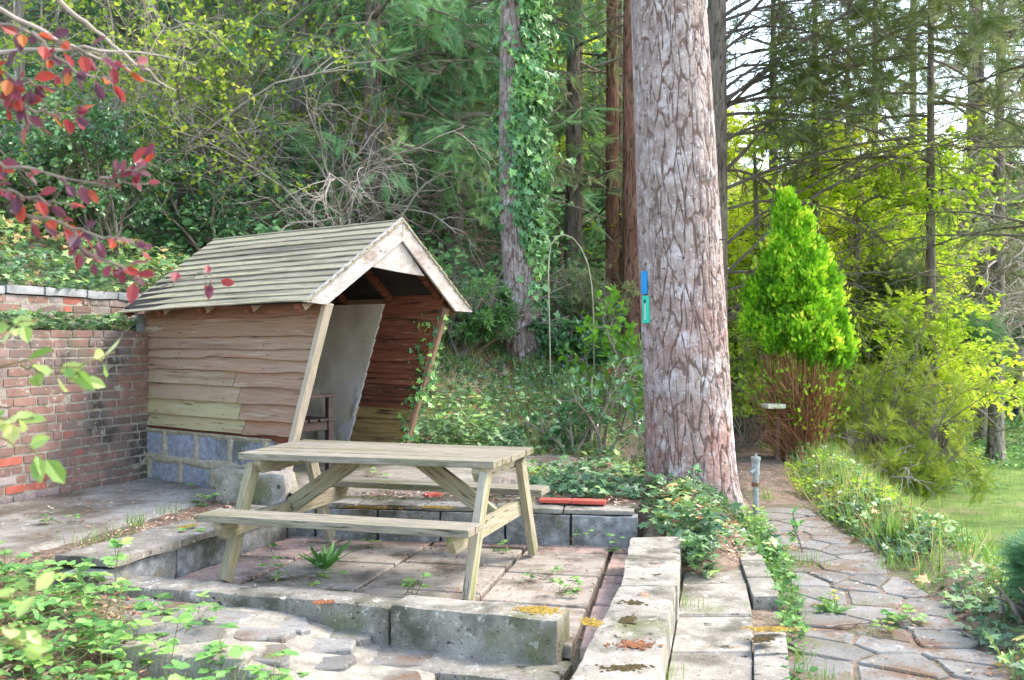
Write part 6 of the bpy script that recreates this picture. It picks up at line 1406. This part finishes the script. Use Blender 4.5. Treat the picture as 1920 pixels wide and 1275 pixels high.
for (dx, hh) in ((.0, .115), (.03, .075)):
    g = MB(); C_ = curves(np.array([[0,0,0.]]), np.array([[dx, 0, .2]]), np.array([hh]), 5, 0, .03, r); g.tubes(C_, np.full((1, 5), .0016), 5); st_ = g.build('stalk', m_gstem, DN); e_ = C_[0, -1]
    g = MB(); aa = np.linspace(0, 6.28, 22, endpoint=False); g.inst(NARROW, np.tile(e_, (22, 1)), rots(np.c_[np.cos(aa), np.sin(aa), np.full(22, .35)], None, .1, r), .016, .5); g.build('flower', lm_yellow, st_)
# twiggy branch lying on the paving
x, y, _ = atz(1590, 1185, .0); r = np.random.default_rng(12); Bk = curves(np.array([[x-.1, y+.02, .02]]), np.array([[1, .15, .03]]), np.array([.34]), 10, 0, .12, r); g = MB(); g.tubes(Bk, taper(1, 10, .006, .003), 6); p, t, _ = sample(Bk, 6, .1, 1, r); c2 = curves(p, side(t, R(45), .6, r), r.uniform(.06, .16, 6), 6, .02, .15, r); g.tubes(c2, taper(6, 6, .0035, .0015), 4); tag(g.build('fallen_branch', m_twig), 'forked dry branch lying on the crazy paving', 'branch')
# small stakes / young stems by the pine
for k_, (px, py, Y, hh, lab) in enumerate([(1276, 985, 6.9, .42, 'thin leafy stem in front of the huge pine'), (1480, 1030, 6.0, .30, 'upright weed stem at the left edge of the path'), (1238, 945, 7.1, .26, 'bare bent stick left of the thin leafy stem')]):
    b_ = at(px, py, Y); arching('young_stem', (b_[0], b_[1], b_[2]-.03), 1, hh*1.15, [lm_holly, lm_bram, lm_holly][k_], lab, 240+k_, None, .08, nl=[4,4,0][k_], leaf=(.03,.06), droop=0, n1=6, n2=1, r0=.005, cat='sapling', wig=.12, L1=.25)

# ivy on the shelter's right edge
r = np.random.default_rng(14); n = 420; f = r.uniform(0, 1, n); zz = .45+1.2*f; xx_ = -.10-.375*(1.75-zz)+r.normal(.0, .05, n)-.10*sstep(1.0,1.4,zz)*r.uniform(0, 1, n)*2.; k = (fbm(zz*3, xx_*3, 0, 2) > .42)
M_sh = np.array(SH.matrix_basis if False else Matrix.Translation(SH.location) @ Matrix.Rotation(SH.rotation_euler[2], 4, 'Z')); loc = np.c_[xx_, 1.60+r.uniform(-.03, .14, n)+.03, zz, np.ones(n)][k] @ M_sh.T
g = MB(); g.inst(IVY, loc[:, :3], rots(rdir(k.sum(), r, -.9, .2), np.tile([.3, -1, .3], (k.sum(), 1)), .5, r), r.uniform(.04, .08, k.sum()), r.uniform(.1, 1, k.sum())); tag(g.build('climbing_ivy', lm_ivy), 'ivy climbing the right front edge of the wooden shelter', 'ivy')
groundleaf('ivy_clump', [(-1.05,9.1),(-.3,8.9),(.15,9.5),(-.2,10.2),(-1.0,9.9)], 1700, IVY, (.05,.085), lm_ivyg, 'ivy heap at the right foot of the shelter', 'ivy', (.02,.42), .2, 2, 181, vr=(-.1,.9))

# ================================================================ foreground sprays at the left
def spray(name, lines, lm, lab, leafs, seed, leaf=(.035,.055), group=None, m=m_twig, tpl=OVAL, nper=1.0, rr=.004, droop=-.5, vr=(0,1)):
    tpl = (OVAL[0]*[.85, 1, 1], OVAL[1])
    """lines: list of polylines in photo pixels with distance (px,py,Y)"""
    r = np.random.default_rng(seed); T_ = empty(name, at(lines[0][0][0], lines[0][0][1], lines[0][0][2]), 0, lab, 'branch', group); o = np.array(T_.location); g = MB(); L_ = MB()
    for ln in lines:
        P = np.array([at(*p) for p in ln])-o; t = np.linspace(0, len(P)-1, 14); C_ = np.stack([np.interp(t, np.arange(len(P)), P[:, k]) for k in range(3)], -1)[None]; C_[0, 1:-1] += r.normal(0, .004, (12, 3))
        g.tubes(C_, taper(1, 14, rr, .0012), 6)
        n = int(leafs*.8*len(ln)/3*nper); p, tn, _ = sample(C_, n, .1, 1, r); d = side(tn, R(50), .2, r); d[:, 2] += droop*r.uniform(.2, 1, n); d = unit(d)
        pet = curves(p, d, r.uniform(.008, .018, n), 3, 0, .1, r); g.tubes(pet, np.full((n, 3), .0008), 3)
        L_.inst(tpl, pet[:, -1], rots(d, np.tile([.1, -.7, .7], (n, 1)), .5, r), r.uniform(*leaf, n), np.clip(vr[0]+(vr[1]-vr[0])*r.uniform(0, 1, n), 0, 1))
    
    g.build('twigs', m, T_)
    if leafs: L_.build('leaves', lm, T_)
    return T_
Yr = 1.9
gr_ = 'red-leaved sprays hanging in at the upper left'
spray('red_leaved_branch', [[(-60,20,Yr),(60,60,Yr),(150,95,Yr+.05),(290,130,Yr+.1)], [(-40,120,Yr),(40,150,Yr),(120,170,Yr)], [(60,60,Yr),(140,140,Yr),(210,150,Yr)]], lm_red, 'topmost spray of red and orange leaves in the upper left corner', 19, 301, (.026,.042), gr_)
spray('red_leaved_branch', [[(-60,190,Yr),(60,205,Yr),(150,215,Yr+.05)], [(-50,110,Yr),(20,160,Yr),(60,235,Yr)]], lm_red, 'red spray at the left edge below the topmost one', 22, 302, (.024,.042), gr_)
spray('red_leaved_branch', [[(-60,290,Yr),(50,320,Yr),(170,345,Yr),(280,345,Yr)], [(-40,350,Yr),(60,370,Yr),(130,385,Yr)], [(170,345,Yr),(240,320,Yr),(300,305,Yr)]], lm_red, 'middle spray of dusky purple and red leaves at the left', 20, 303, (.024,.043), gr_, vr=(0,.85))
spray('red_leaved_branch', [[(20,395,Yr),(120,420,Yr),(200,445,Yr),(270,455,Yr)], [(120,420,Yr),(170,480,Yr),(250,505,Yr),(260,520,Yr)]], lm_red, 'lower spray of red and dark purple leaves above the brick wall', 19, 304, (.024,.043), gr_, vr=(0,.9))
spray('red_leaved_branch', [[(300,540,Yr+.2),(350,522,Yr+.2),(385,515,Yr+.2),(415,520,Yr+.2)]], lm_red, 'small tip of crimson leaves in front of the shelter roof', 6, 305, (.026,.04), gr_, rr=.002, vr=(.25,.65))
r = np.random.default_rng(30); spray('bare_branch', [[(-80,92,2.3),(60,92,2.3),(170,90,2.3),(250,98,2.35),(370,122,2.4)], [(-20,5,2.3),(90,70,2.35),(200,115,2.4),(300,160,2.45)], [(110,0,2.3),(180,60,2.35),(260,120,2.4),(330,170,2.5)]], lm_spring, 'bare pale grey branch crossing the upper left corner', 0, 306, (.03,.04), None, m_twigpale, rr=.006)
gg = 'pale green leafy sprays hanging in at the left edge'
spray('green_leaved_branch', [[(-60,690,1.8),(60,680,1.8),(140,690,1.8),(215,660,1.85)], [(40,685,1.8),(90,700,1.8),(150,700,1.8)], [(-30,600,1.8),(20,610,1.8),(60,600,1.8)]], lm_apple, 'upper spray of pale green leaves in front of the brick wall', 8, 311, (.036,.055), gg, m_gstem, rr=.0025)
spray('green_leaved_branch', [[(-60,800,1.7),(20,830,1.7),(80,850,1.7)], [(-30,770,1.75),(30,790,1.75),(60,785,1.75)]], lm_apple, 'lower spray of pale green leaves at the left edge', 8, 312, (.038,.058), gg, m_gstem, rr=.0025)
spray('green_leaved_branch', [[(-60,1130,1.7),(20,1120,1.7),(70,1110,1.7)], [(-40,1220,1.6),(10,1200,1.6),(50,1215,1.6)], [(-40,1160,1.6),(0,1180,1.6),(40,1170,1.6)]], lm_apple, 'pale blurred leaves at the bottom left corner close to the camera', 7, 313, (.032,.05), gg, m_gstem, rr=.0025)
# ================================================================ camera and light
cam = bpy.data.cameras.new('camera'); co = bpy.data.objects.new('camera', cam); COL.objects.link(co)
cam.sensor_fit = 'HORIZONTAL'; cam.sensor_width = 36; cam.lens = 36*FPX/1920; cam.clip_start = .05; cam.clip_end = 800
co.location = (0, 0, CAMH); co.rotation_euler = (R(90), 0, 0)
cam.dof.use_dof = True; cam.dof.focus_distance = 7.0; cam.dof.aperture_fstop = 5.6
sc.camera = co
EL, AZ = 48, 72        # sun elevation, azimuth clockwise from +Y (view direction): behind the scene, to the right
w = bpy.data.worlds.new('World'); sc.world = w; w.use_nodes = True
nt = w.node_tree; nt.nodes.clear()
sk = nt.nodes.new('ShaderNodeTexSky'); sk.sky_type = 'NISHITA'; sk.sun_disc = False; sk.sun_elevation = R(EL); sk.sun_rotation = R(AZ)
sk.air_density = 1.0; sk.dust_density = 1.5; sk.ozone_density = 1.0
bg = nt.nodes.new('ShaderNodeBackground'); bg.inputs['Strength'].default_value = .95
ou = nt.nodes.new('ShaderNodeOutputWorld'); wb = nt.nodes.new('ShaderNodeMix'); wb.data_type = 'RGBA'; wb.blend_type = 'MULTIPLY'; wb.inputs[0].default_value = 1; wb.inputs[7].default_value = (1.08, .99, .84, 1)
nt.links.new(sk.outputs[0], wb.inputs[6]); nt.links.new(wb.outputs[2], bg.inputs[0]); nt.links.new(bg.outputs[0], ou.inputs[0])
sl = bpy.data.lights.new('sun', 'SUN'); sl.energy = 4.2; sl.angle = R(16); sl.color = (1, .95, .86)
so = bpy.data.objects.new('sun', sl); COL.objects.link(so)
dv = Vector((math.sin(R(AZ))*math.cos(R(EL)), math.cos(R(AZ))*math.cos(R(EL)), math.sin(R(EL))))
so.rotation_euler = dv.to_track_quat('Z', 'Y').to_euler(); so.location = (4, 4, 20)
sc.view_settings.view_transform = 'Standard'; sc.view_settings.look = 'None'; sc.view_settings.exposure = 0
sc.cycles.max_bounces = 6; sc.cycles.transparent_max_bounces = 4; sc.cycles.diffuse_bounces = 4; sc.cycles.use_denoising = True
